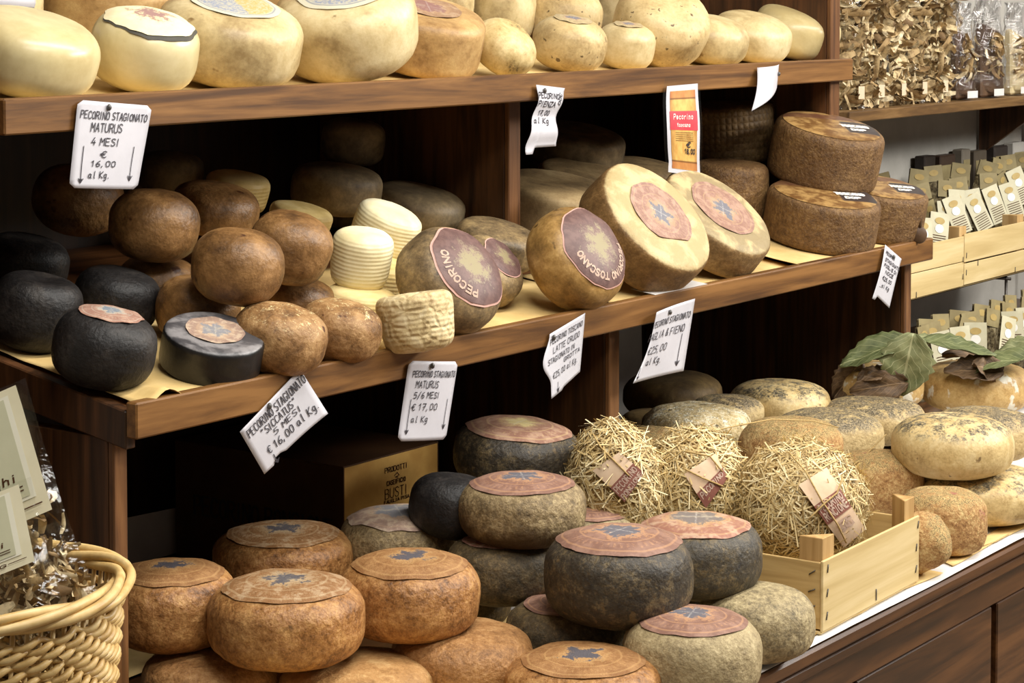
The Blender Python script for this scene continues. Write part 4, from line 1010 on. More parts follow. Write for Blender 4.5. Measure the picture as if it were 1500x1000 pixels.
v2, f2 = ribbon(text_strokes('PECORINO RONCIONE', .12, .40, .16, w=.82, slant=0, jit=.05), .014, smap); tag(mk('side_lettering', v2, f2, INK, bx, smooth=False, origin=bx.location), kind='stuff')

# ------------------------------------------------------------------ straw bundles in the crate
def straw_mat():
    s = NT('straw'); g = s.n.new('ShaderNodeNewGeometry')
    col = s.ramp(g.outputs['Random Per Island'], [(.0, (150, 122, 74)), (.3, (200, 172, 114)), (.7, (228, 206, 152)), (1, (242, 228, 186))])
    return s.done(col, .6)
STRAW = straw_mat()
STRAW_CORE = plain('straw_core', (150, 116, 64), (200, 166, 104), 60, .8, .8)
PARCH_LABEL = plain('parchment_label', (210, 178, 146), (224, 198, 168), 20, .6, .05)
MAROON_BAND = plain('maroon_band', (128, 78, 66), (142, 92, 78), 30, .6, .05)
def straw_strip(c, d, nrm, L, wd, bend, vs, fs):
    side = d.cross(nrm).normalized() * wd; b = len(vs); n = 3
    for i in range(n + 1):
        f = i / n - .5
        p = c + d * (L * f) - nrm * (bend * f * f * 4 * L * .25)
        vs.append(p - side); vs.append(p + side)
    for i in range(n): k = b + 2 * i; fs.append((k, k + 1, k + 3, k + 2))
def ell_hit(px, py, c, rad, k):
    d = ray(px, py); o = EYE - c
    r = [rad[i] * k for i in range(3)]
    A = sum((d[i] / r[i]) ** 2 for i in range(3)); B = 2 * sum(o[i] * d[i] / r[i] ** 2 for i in range(3)); C = sum((o[i] / r[i]) ** 2 for i in range(3)) - 1
    q = B * B - 4 * A * C
    t = (-B - math.sqrt(max(q, 0))) / (2 * A)
    return EYE + d * t
def straw_bundle(c, rad, nst, lquad, band, texts, cords, label, seed):
    rnd = random.Random(seed)
    o = empty('straw_bundle', (c.x, c.y, c.z - rad[2]), label, 'cheese', 'straw-wrapped cheeses in the crate')
    org = o.location.copy()
    vs, fs = [], []
    nt, npz = 32, 18
    for j in range(npz + 1):
        a = -PI / 2 + PI * j / npz
        for i in range(nt):
            th = 2 * PI * i / nt
            n = V((math.cos(a) * math.cos(th), math.cos(a) * math.sin(th), math.sin(a)))
            k = 1 + .06 * noise.noise(n * 3 + V((seed, 0, 0)))
            vs.append(c + V((n.x * rad[0], n.y * rad[1], n.z * rad[2])) * k)
    for j in range(npz):
        for i in range(nt): l = (i + 1) % nt; fs.append((j * nt + i, j * nt + l, (j + 1) * nt + l, (j + 1) * nt + i))
    mk('straw_core', vs, fs, STRAW_CORE, o, origin=org)
    vs, fs = [], []
    for i in range(nst):
        z = rnd.uniform(-.75, 1); th = rnd.uniform(0, 2 * PI); q = math.sqrt(1 - z * z)
        n = V((q * math.cos(th), q * math.sin(th), z))
        p = c + V((n.x * rad[0], n.y * rad[1], n.z * rad[2])) * (1.0 + rnd.uniform(.0, .075))
        t = n.cross(V((rnd.gauss(0, 1), rnd.gauss(0, 1), rnd.gauss(0, 1)))).normalized()
        t = (t + n * rnd.gauss(0, .16)).normalized()
        straw_strip(p, t, n, rnd.uniform(.025, .085), rnd.uniform(.0006, .0014), rnd.uniform(-.2, 1.2), vs, fs)
    tag(mk('straw', vs, fs, STRAW, o, origin=org), kind='stuff')
    if lquad:
        TL, TR, BR, BL = [V((*p, 0)) for p in lquad]
        def lm(u, v, k=1.10):
            p = (BL * (1 - u) + BR * u) * (1 - v) + (TL * (1 - u) + TR * u) * v
            return ell_hit(p.x, p.y, c, rad, k)
        def patch(name, u0, v0, u1, v1, k, mat, par):
            vs, fs = [], []
            for j in range(13):
                for i in range(9): vs.append(lm(u0 + (u1 - u0) * i / 8, v0 + (v1 - v0) * j / 12, k))
            for j in range(12):
                for i in range(8): q = j * 9 + i; fs.append((q, q + 1, q + 10, q + 9))
            return mk(name, vs, fs, mat, par, origin=org)
        lab = patch('paper_label', 0, 0, 1, 1, 1.12, PARCH_LABEL, o)
        pb = patch('printed_band', 0, band[0], 1, band[1], 1.128, MAROON_BAND, o)
        st = []
        for tx, x, y, h, w_ in texts: st += text_strokes(tx, x, y, h, w=w_, slant=0, jit=.05)
        v2, f2 = ribbon(st, .026, lambda x, y: lm(x, y, 1.134)); tag(mk('lettering', v2, f2, LETTER_CREAM, o, smooth=False, origin=org), kind='stuff')
    for k, pl in enumerate(cords):
        pts = []
        for i in range(len(pl) - 1):
            for f in range(6):
                q = f / 6; pts.append(ell_hit(pl[i][0] * (1 - q) + pl[i + 1][0] * q, pl[i][1] * (1 - q) + pl[i + 1][1] * q, c, rad, 1.15))
        vs, fs = tube_geo(pts, .0016, 5); mk('cord', vs, fs, CORD_M, o, origin=org)
    return o
# the crate
CA = at_h(1205, 924, HC + .012); CBp = at_h(1346, 848, HC + .012)
cu = (CBp - CA); cu.z = 0; CW = cu.length; cu.normalize(); cv = V((-cu.y, cu.x, 0)); CDEP = .46
CH = .118
crate = empty('wooden_crate', CA - V((0, 0, .008)), 'pale thin-board fruit crate holding the straw-wrapped cheeses', 'crate')
def cslab(name, u0, u1, v0, v1, z0, z1, mat, par, base=CA, bu=cu, bv=cv, bev=.0012, skew=0):
    z = V((0, 0, 1))
    P = [base + bu * u + bv * v + z * h for h in (z0, z1) for (u, v) in ((u0, v0), (u1, v0), (u1, v1), (u0, v1))]
    if skew:
        for i in (1, 2, 5, 6): P[i] = P[i] + z * skew
    return slab(name, P, mat, par, bev)
fp = cslab('front_board', 0, CW, 0, .005, -.002, CH, WOOD_CRATE, crate)
cslab('rear_board', 0, CW, CDEP - .005, CDEP, -.002, CH, WOOD_CRATE, crate)
for u in (0.004, CW - .009):
    cslab('end_board', u, u + .005, .006, CDEP - .006, .0, CH - .004, WOOD_CRATE_Y, crate)
for k in range(5):
    cslab('bottom_slat', .002, CW - .002, .004 + k * .096, .004 + k * .096 + .07, -.008, -.003, WOOD_CRATE, crate)
def tri_post(u, v, su, sv, base, bu, bv, hgt, par, mat=WOOD_CRATE_Z, s=.044):
    z = V((0, 0, 1)); P = [base + bu * (u + du * su) + bv * (v + dv * sv) for du, dv in ((0, 0), (s, 0), (0, s))]
    vs = [p + z * .0 for p in P] + [p + z * hgt for p in P]
    c = sum(vs, V()) / 6
    o = mk('corner_post', [p - c for p in vs], [(0, 1, 2), (3, 5, 4), (0, 3, 4, 1), (1, 4, 5, 2), (2, 5, 3, 0)], mat, smooth=False)
    bm = bmesh.new(); bm.from_mesh(o.data); bmesh.ops.recalc_face_normals(bm, faces=bm.faces); bmesh.ops.bevel(bm, geom=list(bm.edges), offset=.001, segments=1, affect='EDGES'); bm.to_mesh(o.data); bm.free()
    child_loc(o, par, c)
for u, su in ((.010, 1), (CW - .010, -1)):
    for v, sv in ((.006, 1), (CDEP - .006, -1)): tri_post(u, v, su, sv, CA, cu, cv, .154, crate)
def staple(p, d, L, par, r=.0011):
    vs, fs = tube_geo([p, p + d * L], r, 5); mk('staple', vs, fs, STAPLE, par, origin=par.location)
rn = random.Random(3)
for u in (.014, CW - .014):
    for h in (.016, .055, .096): staple(CA + cu * (u + rn.uniform(-.004, .004)) + cv * -.0012 + V((0, 0, h)), (V((0, 0, 1)) + cu * rn.uniform(.2, .5)).normalized(), .014, crate)
for h in (.018, .04, .068, .1): staple(CA + cu * .0028 + cv * .016 + V((0, 0, h)), (cv + V((0, 0, rn.uniform(-.8, -.3)))).normalized(), .014, crate)
staple(CA + cu * CW * .53 + cv * -.0012 + V((0, 0, .004)), V((0, 0, 1)), .02, crate)

S3c = CA + cu * .20 + cv * .150; S3c.z = at_b(1172, 742, S3c.y).z
S2c = CA + cu * .235 + cv * .345; S2c.z = HC + .145
s3 = at_b(1172, 738, S3c.y); s2 = at_b(1017, 728, CA.y + .33); s1 = at_b(898, 722, CA.y + .40)
straw_bundle(s3, (.128, .112, .108), 5200, [(1170, 710), (1211, 684), (1268, 775), (1236, 802)], (.36, .66), [('PECORINO', .08, .53, .10, .86), ('RONCIONE', .08, .40, .10, .86), ('LATTE CRUDO', .3, .25, .045, .5), ('CON PAGLIA', .3, .17, .045, .5)],
             [[(1155, 662), (1180, 690), (1205, 735), (1228, 770), (1242, 800)], [(1234, 700), (1226, 722), (1207, 738), (1180, 765)]], 'nearest and largest straw-wrapped cheese in the crate with tied parchment label', 11)
straw_bundle(s2, (.105, .095, .125), 4200, [(1002, 694), (1048, 664), (1066, 700), (1034, 744)], (.0, .42), [('PECORINO', .08, .20, .16, .84)],
             [[(925, 735), (960, 690), (1000, 660), (1040, 668), (1062, 695)], [(1000, 685), (1030, 700), (1066, 715)]], 'middle straw-wrapped cheese in the crate, label half hidden', 12)
straw_bundle(s1, (.075, .085, .125), 3000, [(868, 689), (907, 662), (944, 692), (915, 735)], (.0, .45), [('PECORINO', .05, .22, .17, .88), ('RONCIONE', .05, .03, .12, .88)],
             [[(868, 635), (880, 655), (905, 680), (925, 700)]], 'leftmost straw-wrapped cheese beside the divider post', 13)

# ------------------------------------------------------------------ wicker basket with bags of dried mushrooms
WICKER = NT('wicker')
_v, _ = WICKER.coord(); _g = WICKER.n.new('ShaderNodeNewGeometry')
WICKER = WICKER.done(WICKER.ramp(WICKER.math('ADD', WICKER.math('MULTIPLY', WICKER.noise(_v, 40, 4), .7), WICKER.math('MULTIPLY', _g.outputs['Random Per Island'], .3)), [(.3, (168, 130, 74)), (.5, (204, 170, 108)), (.7, (224, 196, 140))]), .42)
STOOL_Z = .83
bc = V((YAW_R.x * -.70 + FH.x * 2.26, YAW_R.y * -.70 + FH.y * 2.26, 0))
RIM_Z = EYE.z - .618
basket = empty('wicker_basket', (bc.x, bc.y, STOOL_Z + .002), 'pale woven wicker basket with a rolled rim at the left edge', 'basket')
def bpt(th, z, off=0.0):
    k = 1 - .30 * (RIM_Z - z)                      # narrows downwards
    e = 2 / 2.5
    c, s_ = math.cos(th), math.sin(th)
    x = (.285 * k + off) * math.copysign(abs(c) ** e, c); d = (.172 * k + off) * math.copysign(abs(s_) ** e, s_)
    return bc + YAW_R * x + FH * d + V((0, 0, z))
NST = 84
zrow = [STOOL_Z + .012 + .0068 * i for i in range(int((RIM_Z - .008 - STOOL_Z - .012) / .0068))]
for i, z in enumerate(zrow):
    pts = []
    for k in range(NST * 4):
        th = 2 * PI * k / (NST * 4)
        ph = NST / 3 * th + i * 2.1
        pts.append(bpt(th, z + .0034 * math.sin(ph) + .002 * math.sin(th * 5 + i), .0038 * math.cos(ph)))
    vs, fs = tube_geo(pts, .0039, 6, True)
    mk('weaving_strand', vs, fs, WICKER, basket, origin=basket.location)
for k in range(NST):
    th = 2 * PI * (k + .0) / NST
    vs, fs = tube_geo([bpt(th, STOOL_Z + .006, -.003), bpt(th, (STOOL_Z + RIM_Z) / 2, -.003), bpt(th, RIM_Z, -.003)], .0026, 6)
    mk('stake', vs, fs, WICKER, basket, origin=basket.location)
for j in range(4):
    pts = []
    for k in range(240):
        th = 2 * PI * k / 240; ph = th * 4 + j * PI / 2
        pts.append(bpt(th, RIM_Z + .005 + .007 * math.sin(ph), .003 + .009 * math.cos(ph)))
    vs, fs = tube_geo(pts, .0054, 6, True)
    mk('rim_strand', vs, fs, WICKER, basket, origin=basket.location)
vs = [bpt(2 * PI * k / 60, STOOL_Z + .005, -.003) for k in range(60)] + [bpt(2 * PI * k / 60, STOOL_Z + .011, -.003) for k in range(60)]
mk('base_mat', vs, [tuple(range(60))[::-1], tuple(range(60, 120))] + [(k, (k + 1) % 60, 60 + (k + 1) % 60, 60 + k) for k in range(60)], WICKER, basket, smooth=False, origin=basket.location)
stool = empty('display_stool', (bc.x, bc.y, 0), 'dark wooden stool carrying the wicker basket at the left', 'stool')
def spt(x, d, z): return bc + YAW_R * x + FH * d + V((0, 0, z))
def stslab(name, x0, x1, d0, d1, z0, z1):
    slab(name, [spt(x0, d0, z0), spt(x1, d0, z0), spt(x1, d1, z0), spt(x0, d1, z0), spt(x0, d0, z1), spt(x1, d0, z1), spt(x1, d1, z1), spt(x0, d1, z1)], WOOD_DARK, stool, .003)
stslab('seat', -.25, .22, -.17, .17, STOOL_Z - .03, STOOL_Z)
for sx in (-.24, .17):
    for sd in (-.16, .12): stslab('leg', sx, sx + .04, sd, sd + .04, 0, STOOL_Z - .031)

def mush_mat():
    s = NT('dried_mushroom'); g = s.n.new('ShaderNodeNewGeometry'); v, _ = s.coord(rnd=False); n = s.noise(v, 70, 4, .6)
    a = s.ramp(g.outputs['Random Per Island'], [(.0, (112, 84, 50)), (.25, (172, 142, 96)), (.6, (214, 190, 144)), (1, (238, 222, 184))])
    return s.done(s.mix(s.math('MULTIPLY', s.step(n, .45, .6), .5), a, (96, 72, 44)), .7, s.bump(n, .4, .003))
MUSH = mush_mat()
def mush_pieces(n, fpos, size, seed, vs=None, fs=None):
    rnd = random.Random(seed); vs, fs = [], []
    for _ in range(n):
        p = fpos(rnd); u = V((rnd.gauss(0, 1), rnd.gauss(0, 1), rnd.gauss(0, 1))).normalized()
        w_ = u.cross(V((rnd.gauss(0, 1), rnd.gauss(0, 1), rnd.gauss(0, 1)))).normalized(); nn = u.cross(w_)
        L = size * rnd.uniform(.5, 1.4); W = size * rnd.uniform(.15, .5); curl = rnd.uniform(-1.6, 1.6); tw = rnd.uniform(-.8, .8)
        b = len(vs); m = 4
        for i in range(m + 1):
            f = i / m - .5; a = curl * f
            q = p + u * (math.sin(a) / curl * L if abs(curl) > .05 else f * L) + nn * ((1 - math.cos(a)) / (curl if abs(curl) > .05 else 1) * L)
            ww = (w_ * math.cos(tw * f) + nn * math.sin(tw * f)) * W * (.55 + .45 * math.cos(f * 3 + rnd.uniform(-.4, .4)))
            vs.append(q - ww * .5); vs.append(q + nn * W * .22 * math.cos(a)); vs.append(q + ww * .5)
        for i in range(m):
            k = b + 3 * i; fs.append((k, k + 1, k + 4, k + 3)); fs.append((k + 1, k + 2, k + 5, k + 4))
    return vs, fs
def pillow(w_, h_, d_, nu=10, nv=16, wob=.004, seed=0, topflat=.75):
    """closed bag: flat at the top, filled below; local x width, z height, y depth"""
    vs, fs = [], []
    for side in (-1, 1):
        for j in range(nv + 1):
            for i in range(nu + 1):
                u, v = i / nu, j / nv
                prof = math.sin(PI * u) ** .45 * (min(1, v / .12) ** .5) * (1 if v < topflat else max(.04, 1 - (v - topflat) / (1 - topflat)))
                y = side * d_ / 2 * prof
                y += wob * noise.noise(V((u * 4 + seed, v * 7, side + seed)))
                vs.append(V(((u - .5) * w_ * (1 - .06 * math.sin(PI * v)), y, v * h_)))
    n1 = (nu + 1) * (nv + 1)
    for s_ in (0, 1):
        for j in range(nv):
            for i in range(nu):
                k = s_ * n1 + j * (nu + 1) + i; f = (k, k + 1, k + nu + 2, k + nu + 1); fs.append(f if s_ == 0 else f[::-1])
    return vs, fs
BAG_LABEL = plain('bag_label_cream', (226, 218, 186), (234, 226, 196), 20, .5, .05)
BAG_LABEL_G = plain('bag_label_sage', (196, 194, 164), (204, 202, 172), 20, .5, .05)
BAG_LABEL_LINE = plain('bag_label_line', (232, 228, 206), (236, 232, 212), 20, .5, 0)
BAG_ORANGE = plain('bag_label_orange', (176, 108, 60), (196, 130, 76), 60, .5, 0)
def basket_bag(px, py, t, w_, h_, d_, tiltx, tiltz, label, lrect, seed, n=420, text=True):
    """bag of dried mushrooms standing in the basket; (px,py,t) = middle of its foot"""
    o = empty('mushroom_bag', at_t(px, py, t), label, 'bag', 'bags of dried mushrooms in the basket')
    vs, fs = pillow(w_, h_, d_, 12, 20, .006, seed, .5)
    mk('film', vs, fs, FILM, o)
    def fp(r):
        u, v = r.uniform(.07, .93), r.uniform(.03, .60)
        return V(((u - .5) * w_, r.uniform(-.42, .42) * d_ * math.sin(PI * u) ** .45, v * h_))
    v2, f2 = mush_pieces(n, fp, .030, seed); tag(mk('dried_mushrooms', v2, f2, MUSH, o), kind='stuff')
    x0, z0, x1, z1 = lrect
    def lp(u, v, off=0):
        return V((x0 + (x1 - x0) * u, -d_ * .5 * (1 if z0 + (z1 - z0) * v < .5 * h_ else max(.1, 1 - (z0 + (z1 - z0) * v - .5 * h_) / (.5 * h_))) - .006 - off, z0 + (z1 - z0) * v))
    def rect(name, u0, v0, u1, v1, off, mat):
        vs, fs = [], []
        for j in range(7):
            for i in range(5): vs.append(lp(u0 + (u1 - u0) * i / 4, v0 + (v1 - v0) * j / 6, off))
        for j in range(6):
            for i in range(4): k = j * 5 + i; fs.append((k, k + 1, k + 6, k + 5))
        return mk(name, vs, fs, mat, lo_ if name != 'paper_label' else o)
    lo_ = rect('paper_label', 0, 0, 1, 1, 0, BAG_LABEL)
    rect('label_frame', .06, .14, .94, .95, .0008, BAG_LABEL_LINE); rect('label_panel', .09, .165, .91, .93, .0014, BAG_LABEL_G)
    rect('label_picture', .42, .62, .80, .72, .002, BAG_ORANGE)
    st = text_strokes('Porcini Funghi', .16, .30, .06, w=.70) + [[(.12, y), (.88, y)] for y in (.25, .22)] + text_strokes('PESO 100 G', .42, .06, .035, w=.42) + [[(.06, .08), (.36, .08)], [(.86, .08), (.96, .08)]]
    v2, f2 = ribbon(st, .010, lambda x, y: lp(x, y, .002)); tag(mk('lettering', v2, f2, INK_BROWN, lo_, smooth=False), kind='stuff')
    # face the camera, then lean
    ax = YAW_R; back = FH
    m = Matrix(((ax.x, back.x, 0), (ax.y, back.y, 0), (0, 0, 1))).to_4x4()
    o.matrix_world = Matrix.Translation(at_t(px, py, t)) @ m @ Matrix.Rotation(tiltz, 4, 'Y') @ Matrix.Rotation(tiltx, 4, 'X')
    return o
basket_bag(34, 992, 2.32, .215, .30, .05, -.32, -.41, 'clear bag of dried mushrooms with a cream label, rear in the basket', (-.10, .148, .097, .295), 21)
basket_bag(-12, 1010, 2.20, .20, .19, .05, -.36, -.38, 'clear bag of dried mushrooms in front, lower, with cream label', (-.10, .10, .088, .185), 22)
basket_bag(88, 945, 2.27, .075, .125, .045, -.05, -.25, 'small clear bag of dried mushrooms squeezed at the basket corner', (-.035, .004, -.034, .005), 23, 70)

# ------------------------------------------------------------------ right: wall shelf with bags, crates with packets
WB = 2.75
s0 = at_b(1245, 164, WB); s1_ = at_b(1245, 178, WB)
WSZ = s0.z; WTH = .030; WX0 = s0.x
ws = empty('wall_shelf', (WX0, 3.09, WSZ - WTH), 'weathered wooden wall shelf carrying clear bags of dried mushrooms', 'shelf')
box('shelf_board', (WX0, WB, WSZ - WTH), (7.6, 3.09, WSZ), WOOD_RACK, ws)
for x in (7.1, 7.5):
    slab('bracket', [(x, WB + .08, WSZ - WTH - .012), (x + .02, WB + .08, WSZ - WTH - .012), (x + .02, 3.09, WSZ - WTH - .2), (x, 3.09, WSZ - WTH - .2), (x, WB + .08, WSZ - WTH - .001), (x + .02, WB + .08, WSZ - WTH - .001), (x + .02, 3.09, WSZ - WTH - .001), (x, 3.09, WSZ - WTH - .001)], WOOD_DARK, ws, .002)
def copy_tree(o, parent=None):
    c = o.copy(); COL.objects.link(c); c.parent = parent
    for chd in o.children: copy_tree(chd, c)
    return c
SMALL_LABEL = plain('small_label_peach', (206, 186, 156), (216, 198, 170), 40, .6, 0)
def tall_bag(seed, label):
    o = empty('mushroom_bag', (0, 0, 0), label, 'bag', 'tall bags of dried mushrooms on the wall shelf')
    w_, h_, d_ = .118, .36, .06
    vs, fs = pillow(w_, h_, d_, 10, 22, .006, seed, .85); mk('film', vs, fs, FILM, o)
    def fp(r):
        u, v = r.uniform(.08, .92), r.uniform(.03, .92)
        return V(((u - .5) * w_, r.uniform(-.42, .42) * d_ * math.sin(PI * u) ** .45, v * h_))
    v2, f2 = mush_pieces(190, fp, .06, seed); tag(mk('dried_mushrooms', v2, f2, MUSH, o), kind='stuff')
    lv = [V((x, -d_ * .5 - .004, z)) for x, z in ((-.018, .03), (.010, .03), (.010, .066), (-.018, .066))]
    mk('paper_label', lv, [(0, 1, 2, 3)], SMALL_LABEL, o, smooth=False)
    return o
protos = [tall_bag(31 + k, 'x') for k in range(3)]
names = ['tall clear bag of dried mushrooms nearest the shelf end post', 'tall clear bag of dried mushrooms second from the end post', 'tall clear bag of dried mushrooms third from the end post', 'tall clear bag of dried mushrooms fourth from the end post', 'tall clear bag of dried mushrooms left of the brown gift bags']
for k, px in enumerate((1249, 1279, 1310, 1341, 1372)):
    o = protos[k] if k < 3 else copy_tree(protos[k % 3])
    p = at_b(px, 150, WB + .055)
    o.location = (p.x, WB + .055, WSZ + .001); o.rotation_euler = (0, 0, random.uniform(-.12, .12) - .1)
    o['label'] = names[k]
for k, px in enumerate((1236, 1294, 1326, 1358, 1389)):
    o = copy_tree(protos[(k + 1) % 3]); p = at_b(px, 140, WB + .16)
    o.location = (p.x, WB + .16, WSZ + .001); o.rotation_euler = (0, 0, random.uniform(-.1, .1) + .1)
    o['label'] = 'tall clear mushroom bag in second row on wall shelf, ' + ('leftmost', 'second from left', 'middle one', 'fourth from left', 'rightmost')[k]
BROWN_PACK = plain('brown_pack', (74, 54, 38), (98, 74, 54), 14, .5, .2)
CREAM_PACK = plain('cream_pack', (202, 184, 140), (220, 204, 164), 14, .5, .2)
FILM_CRISP = clear_film('crisp_film', (.95, .95, .96), .10, .06, 22, 1.0)
def gift_bag(px, w_, h_, colm, label, seed):
    p = at_b(px, 135, WB + .06); o = empty('gift_bag', (p.x, WB + .06, WSZ + .001), label, 'bag', 'gift bags of dried goods on the wall shelf')
    o.rotation_euler = (0, 0, -.15)
    slab('content', [(-w_ * .42, -.025, .002), (w_ * .42, -.025, .002), (w_ * .42, .025, .002), (-w_ * .42, .025, .002), (-w_ * .30, -.012, h_ * .72), (w_ * .42, -.012, h_ * .62), (w_ * .42, .012, h_ * .62), (-w_ * .30, .012, h_ * .72)], colm, None, .006)
    c = bpy.context.scene.collection.objects[-1] if False else [q for q in COL.objects if q.name.startswith('content')][-1]
    loc = c.location.copy(); c.parent = o; c.location = loc
    vs, fs = pillow(w_, h_, .085, 12, 20, .016, seed, .45); mk('film', vs, fs, FILM_CRISP, o)
    lv = [V((x, -.047, z)) for x, z in ((-.03, .006), (.028, .006), (.028, .028), (-.03, .028))]
    mk('paper_label', lv, [(0, 1, 2, 3)], WHITE_PAPER, o, smooth=False)
    vs, fs = mush_pieces(26, lambda r: V((r.uniform(-.3, .3) * w_, -.032 + r.uniform(-.004, .006), r.uniform(.2, .6) * h_)), .05, seed + 5); tag(mk('dried_mushrooms', vs, fs, MUSH, o), kind='stuff')
gift_bag(1406, .125, .30, BROWN_PACK, 'brown pack in clear film, first right of the tall mushroom bags', 41)
gift_bag(1445, .16, .33, BROWN_PACK, 'widest brown pack in crumpled shiny film on the wall shelf', 42)
gift_bag(1484, .12, .30, CREAM_PACK, 'cream pack in crumpled shiny film at the right edge', 43)
gift_bag(1522, .14, .31, CREAM_PACK, 'cream pack in film beyond the right edge of view', 44)

# packet: herb or spice mix in a small clear pouch with a printed card
PK_FILM = NT('packet_film'); _v, _ = PK_FILM.coord(); PK_FILM = PK_FILM.done(PK_FILM.ramp(PK_FILM.noise(_v, 60, 4, .7), [(.35, (46, 38, 26)), (.5, (96, 84, 60)), (.65, (150, 138, 108))]), .16, None, .6)
PK_CARD = plain('packet_card', (190, 184, 156), (204, 198, 170), 20, .45, .05)
PK_CARD_D = plain('packet_card_tan', (140, 126, 90), (158, 144, 104), 20, .45, .05)
PK_YEL = plain('packet_emblem', (172, 146, 90), (184, 160, 102), 40, .5, 0)
PK_WHITE = plain('packet_white', (232, 230, 222), (238, 236, 228), 40, .5, 0)
def packet(label, group, tan=False, big=True):
    o = empty('herb_packet', (0, 0, 0), label, 'packet', group)
    w_, h_ = .066, .17
    vs, fs = pillow(w_, h_, .022, 6, 10, .003, 3.3, .5); mk('pouch', vs, fs, PK_FILM, o)
    cv_ = [V((x, -.0135 + max(0, (z - .06)) * .06, z)) for x, z in ((-.031, .055 if big else .12), (.031, .055 if big else .12), (.031, .172), (-.031, .172))]
    cd = mk('printed_card', cv_, [(0, 1, 2, 3)], PK_CARD_D if tan else PK_CARD, o, smooth=False)
    cd.modifiers.new('thickness', 'SOLIDIFY').thickness = .0006
    def fl(x, z, off=.0012): return V((x, -.0135 + max(0, (z - .06)) * .06 - off, z))
    def disc(name, x, z, rx, rz, mat, off): mk(name, [fl(x + rx * math.cos(k * PI / 8), z + rz * math.sin(k * PI / 8), off) for k in range(16)], [tuple(range(16))], mat, cd, smooth=False)
    disc('printed_emblem', 0, .148, .016, .010, PK_YEL, .0012)
    if big:
        disc('printed_circle', 0, .125, .014, .013, PK_WHITE, .0012)
        v2, f2 = ribbon([[(-.022, z), (.022, z)] for z in (.105, .098, .091, .084, .077, .070, .063)], .0022, lambda x, y: fl(x, y)); tag(mk('printed_lines', v2, f2, INK_BROWN, cd, smooth=False), kind='stuff')
    return o
def put(o, x, y, z, rz=0, rx=0, ry=0):
    o.location = (x, y, z); o.rotation_euler = (rx, ry, rz)
FACE = -.55                                     # packets face the aisle
# crate on the rack
CB0 = at_b(1340, 437, 2.62); CZ = CB0.z
CZ1 = at_b(1412, 346, 2.62).z
rack = empty('wire_rack', (5.3, 2.6, HC), 'thin dark metal rack holding the packet crate', 'rack')
RODM = plain('rack_rod', (54, 48, 42), (70, 62, 54), 40, .4, 0, .5)
def rod(name, a, b, r=.005):
    vs, fs = tube_geo([a, b], r, 8); mk(name, vs, fs, RODM, rack, origin=rack.location)
for y in (2.66, 2.84, 3.04): rod('rail', V((5.20, y, CZ - .012)), V((7.5, y, CZ - .012)))
for x in (5.22, 6.32, 7.46):
    rod('cross_bar', V((x, 2.64, CZ - .022)), V((x, 3.06, CZ - .022)))
    for y in (2.655, 3.045): rod('upright', V((x, y, HC + .001)), V((x, y, CZ - .016)))
pcr = empty('wooden_crate', (5.3, 2.62, CZ - .006), 'pale thin-board crate full of herb packets at the right edge', 'crate')
SX = at_b(1412, 400, 2.62).x; PX1 = 7.0
h0 = CZ1 - CZ
def pslab(name, x0, x1, y0, y1, z0, z1, m=WOOD_CRATE, skew=0): box(name, (x0, y0, z0), (x1, y1, z1), m, pcr, .0012)
pslab('front_board', 5.24, SX - .0015, 2.62, 2.625, CZ + .0, CZ + h0 * .48)
pslab('front_board', 5.24, SX - .0015, 2.62, 2.625, CZ + h0 * .495, CZ + h0)
pslab('front_board', SX + .0015, PX1, 2.619, 2.624, CZ + .002, CZ + h0 * .44)
pslab('front_board', SX + .0015, PX1, 2.619, 2.624, CZ + h0 * .47, CZ + h0 * 1.04)
pslab('rear_board', 5.24, PX1, 3.04, 3.045, CZ, CZ + h0)
pslab('end_board', 5.24, 5.245, 2.626, 3.039, CZ, CZ + h0, WOOD_CRATE_Y); pslab('end_board', PX1 - .005, PX1, 2.626, 3.039, CZ, CZ + h0, WOOD_CRATE_Y)
for k in range(4): pslab('bottom_slat', 5.242, PX1 - .002, 2.63 + k * .105, 2.63 + k * .105 + .08, CZ - .006, CZ - .001)
EX, EY = V((1, 0, 0)), V((0, 1, 0)); B0 = V((0, 0, CZ))
for x, sx in ((5.248, 1), (SX - .02, 1), (at_b(1488, 330, 2.64).x - .02, 1), (PX1 - .01, -1)): tri_post(x, 2.627, sx, 1, B0, EX, EY, h0 + .028, pcr, s=.05)
for x, hh in ((SX - .012, .02), (SX - .012, .07), (SX + .012, .03), (SX + .012, .08), (5.60, .002), (6.3, .002), (6.02, .05)): staple(V((x, 2.6178, CZ + hh)), V((.1, 0, 1)).normalized(), .016, pcr)
# risers inside the crate so that the packets stand in tiers
RISER = plain('riser_card', (70, 56, 40), (84, 68, 48), 20, .8, .1)
for k, (y0, y1, hh) in enumerate(((2.79, 2.86, .05), (2.865, 2.94, .09), (2.945, 3.03, .125))):
    tag(box('riser_block', (5.26, y0, CZ + .001), (6.95, y1, CZ + hh), RISER, None, .002), ['lowest', 'middle', 'highest'][k] + ' dark card riser under the rows of packets in crate', 'riser', 'risers in the packet crate')
pk1 = packet('cream herb packet standing in front in the crate', 'front herb packets in the crate')
pk2 = packet('x', 'x', True, False)
rp = random.Random(5)
def spread(proto, used, spec, y, z, label, group, tilt=.28):
    ORD = ('leftmost', 'second from left', 'third from left', 'fourth from left', 'fifth from left', 'sixth from left', 'seventh from left', 'rightmost')
    for q_, (px, dz, rz, ry) in enumerate(spec):
        o = proto if not used[0] else copy_tree(proto)
        used[0] = True
        p = at_b(px, 300, y)
        put(o, p.x, y, z + dz, FACE + rz, -tilt * .5, ry)
        o['label'] = label + (', ' + (ORD[q_] if q_ < len(spec) - 1 else 'rightmost') if len(spec) > 1 else ''); o['group'] = group
u1, u2 = [False], [False]
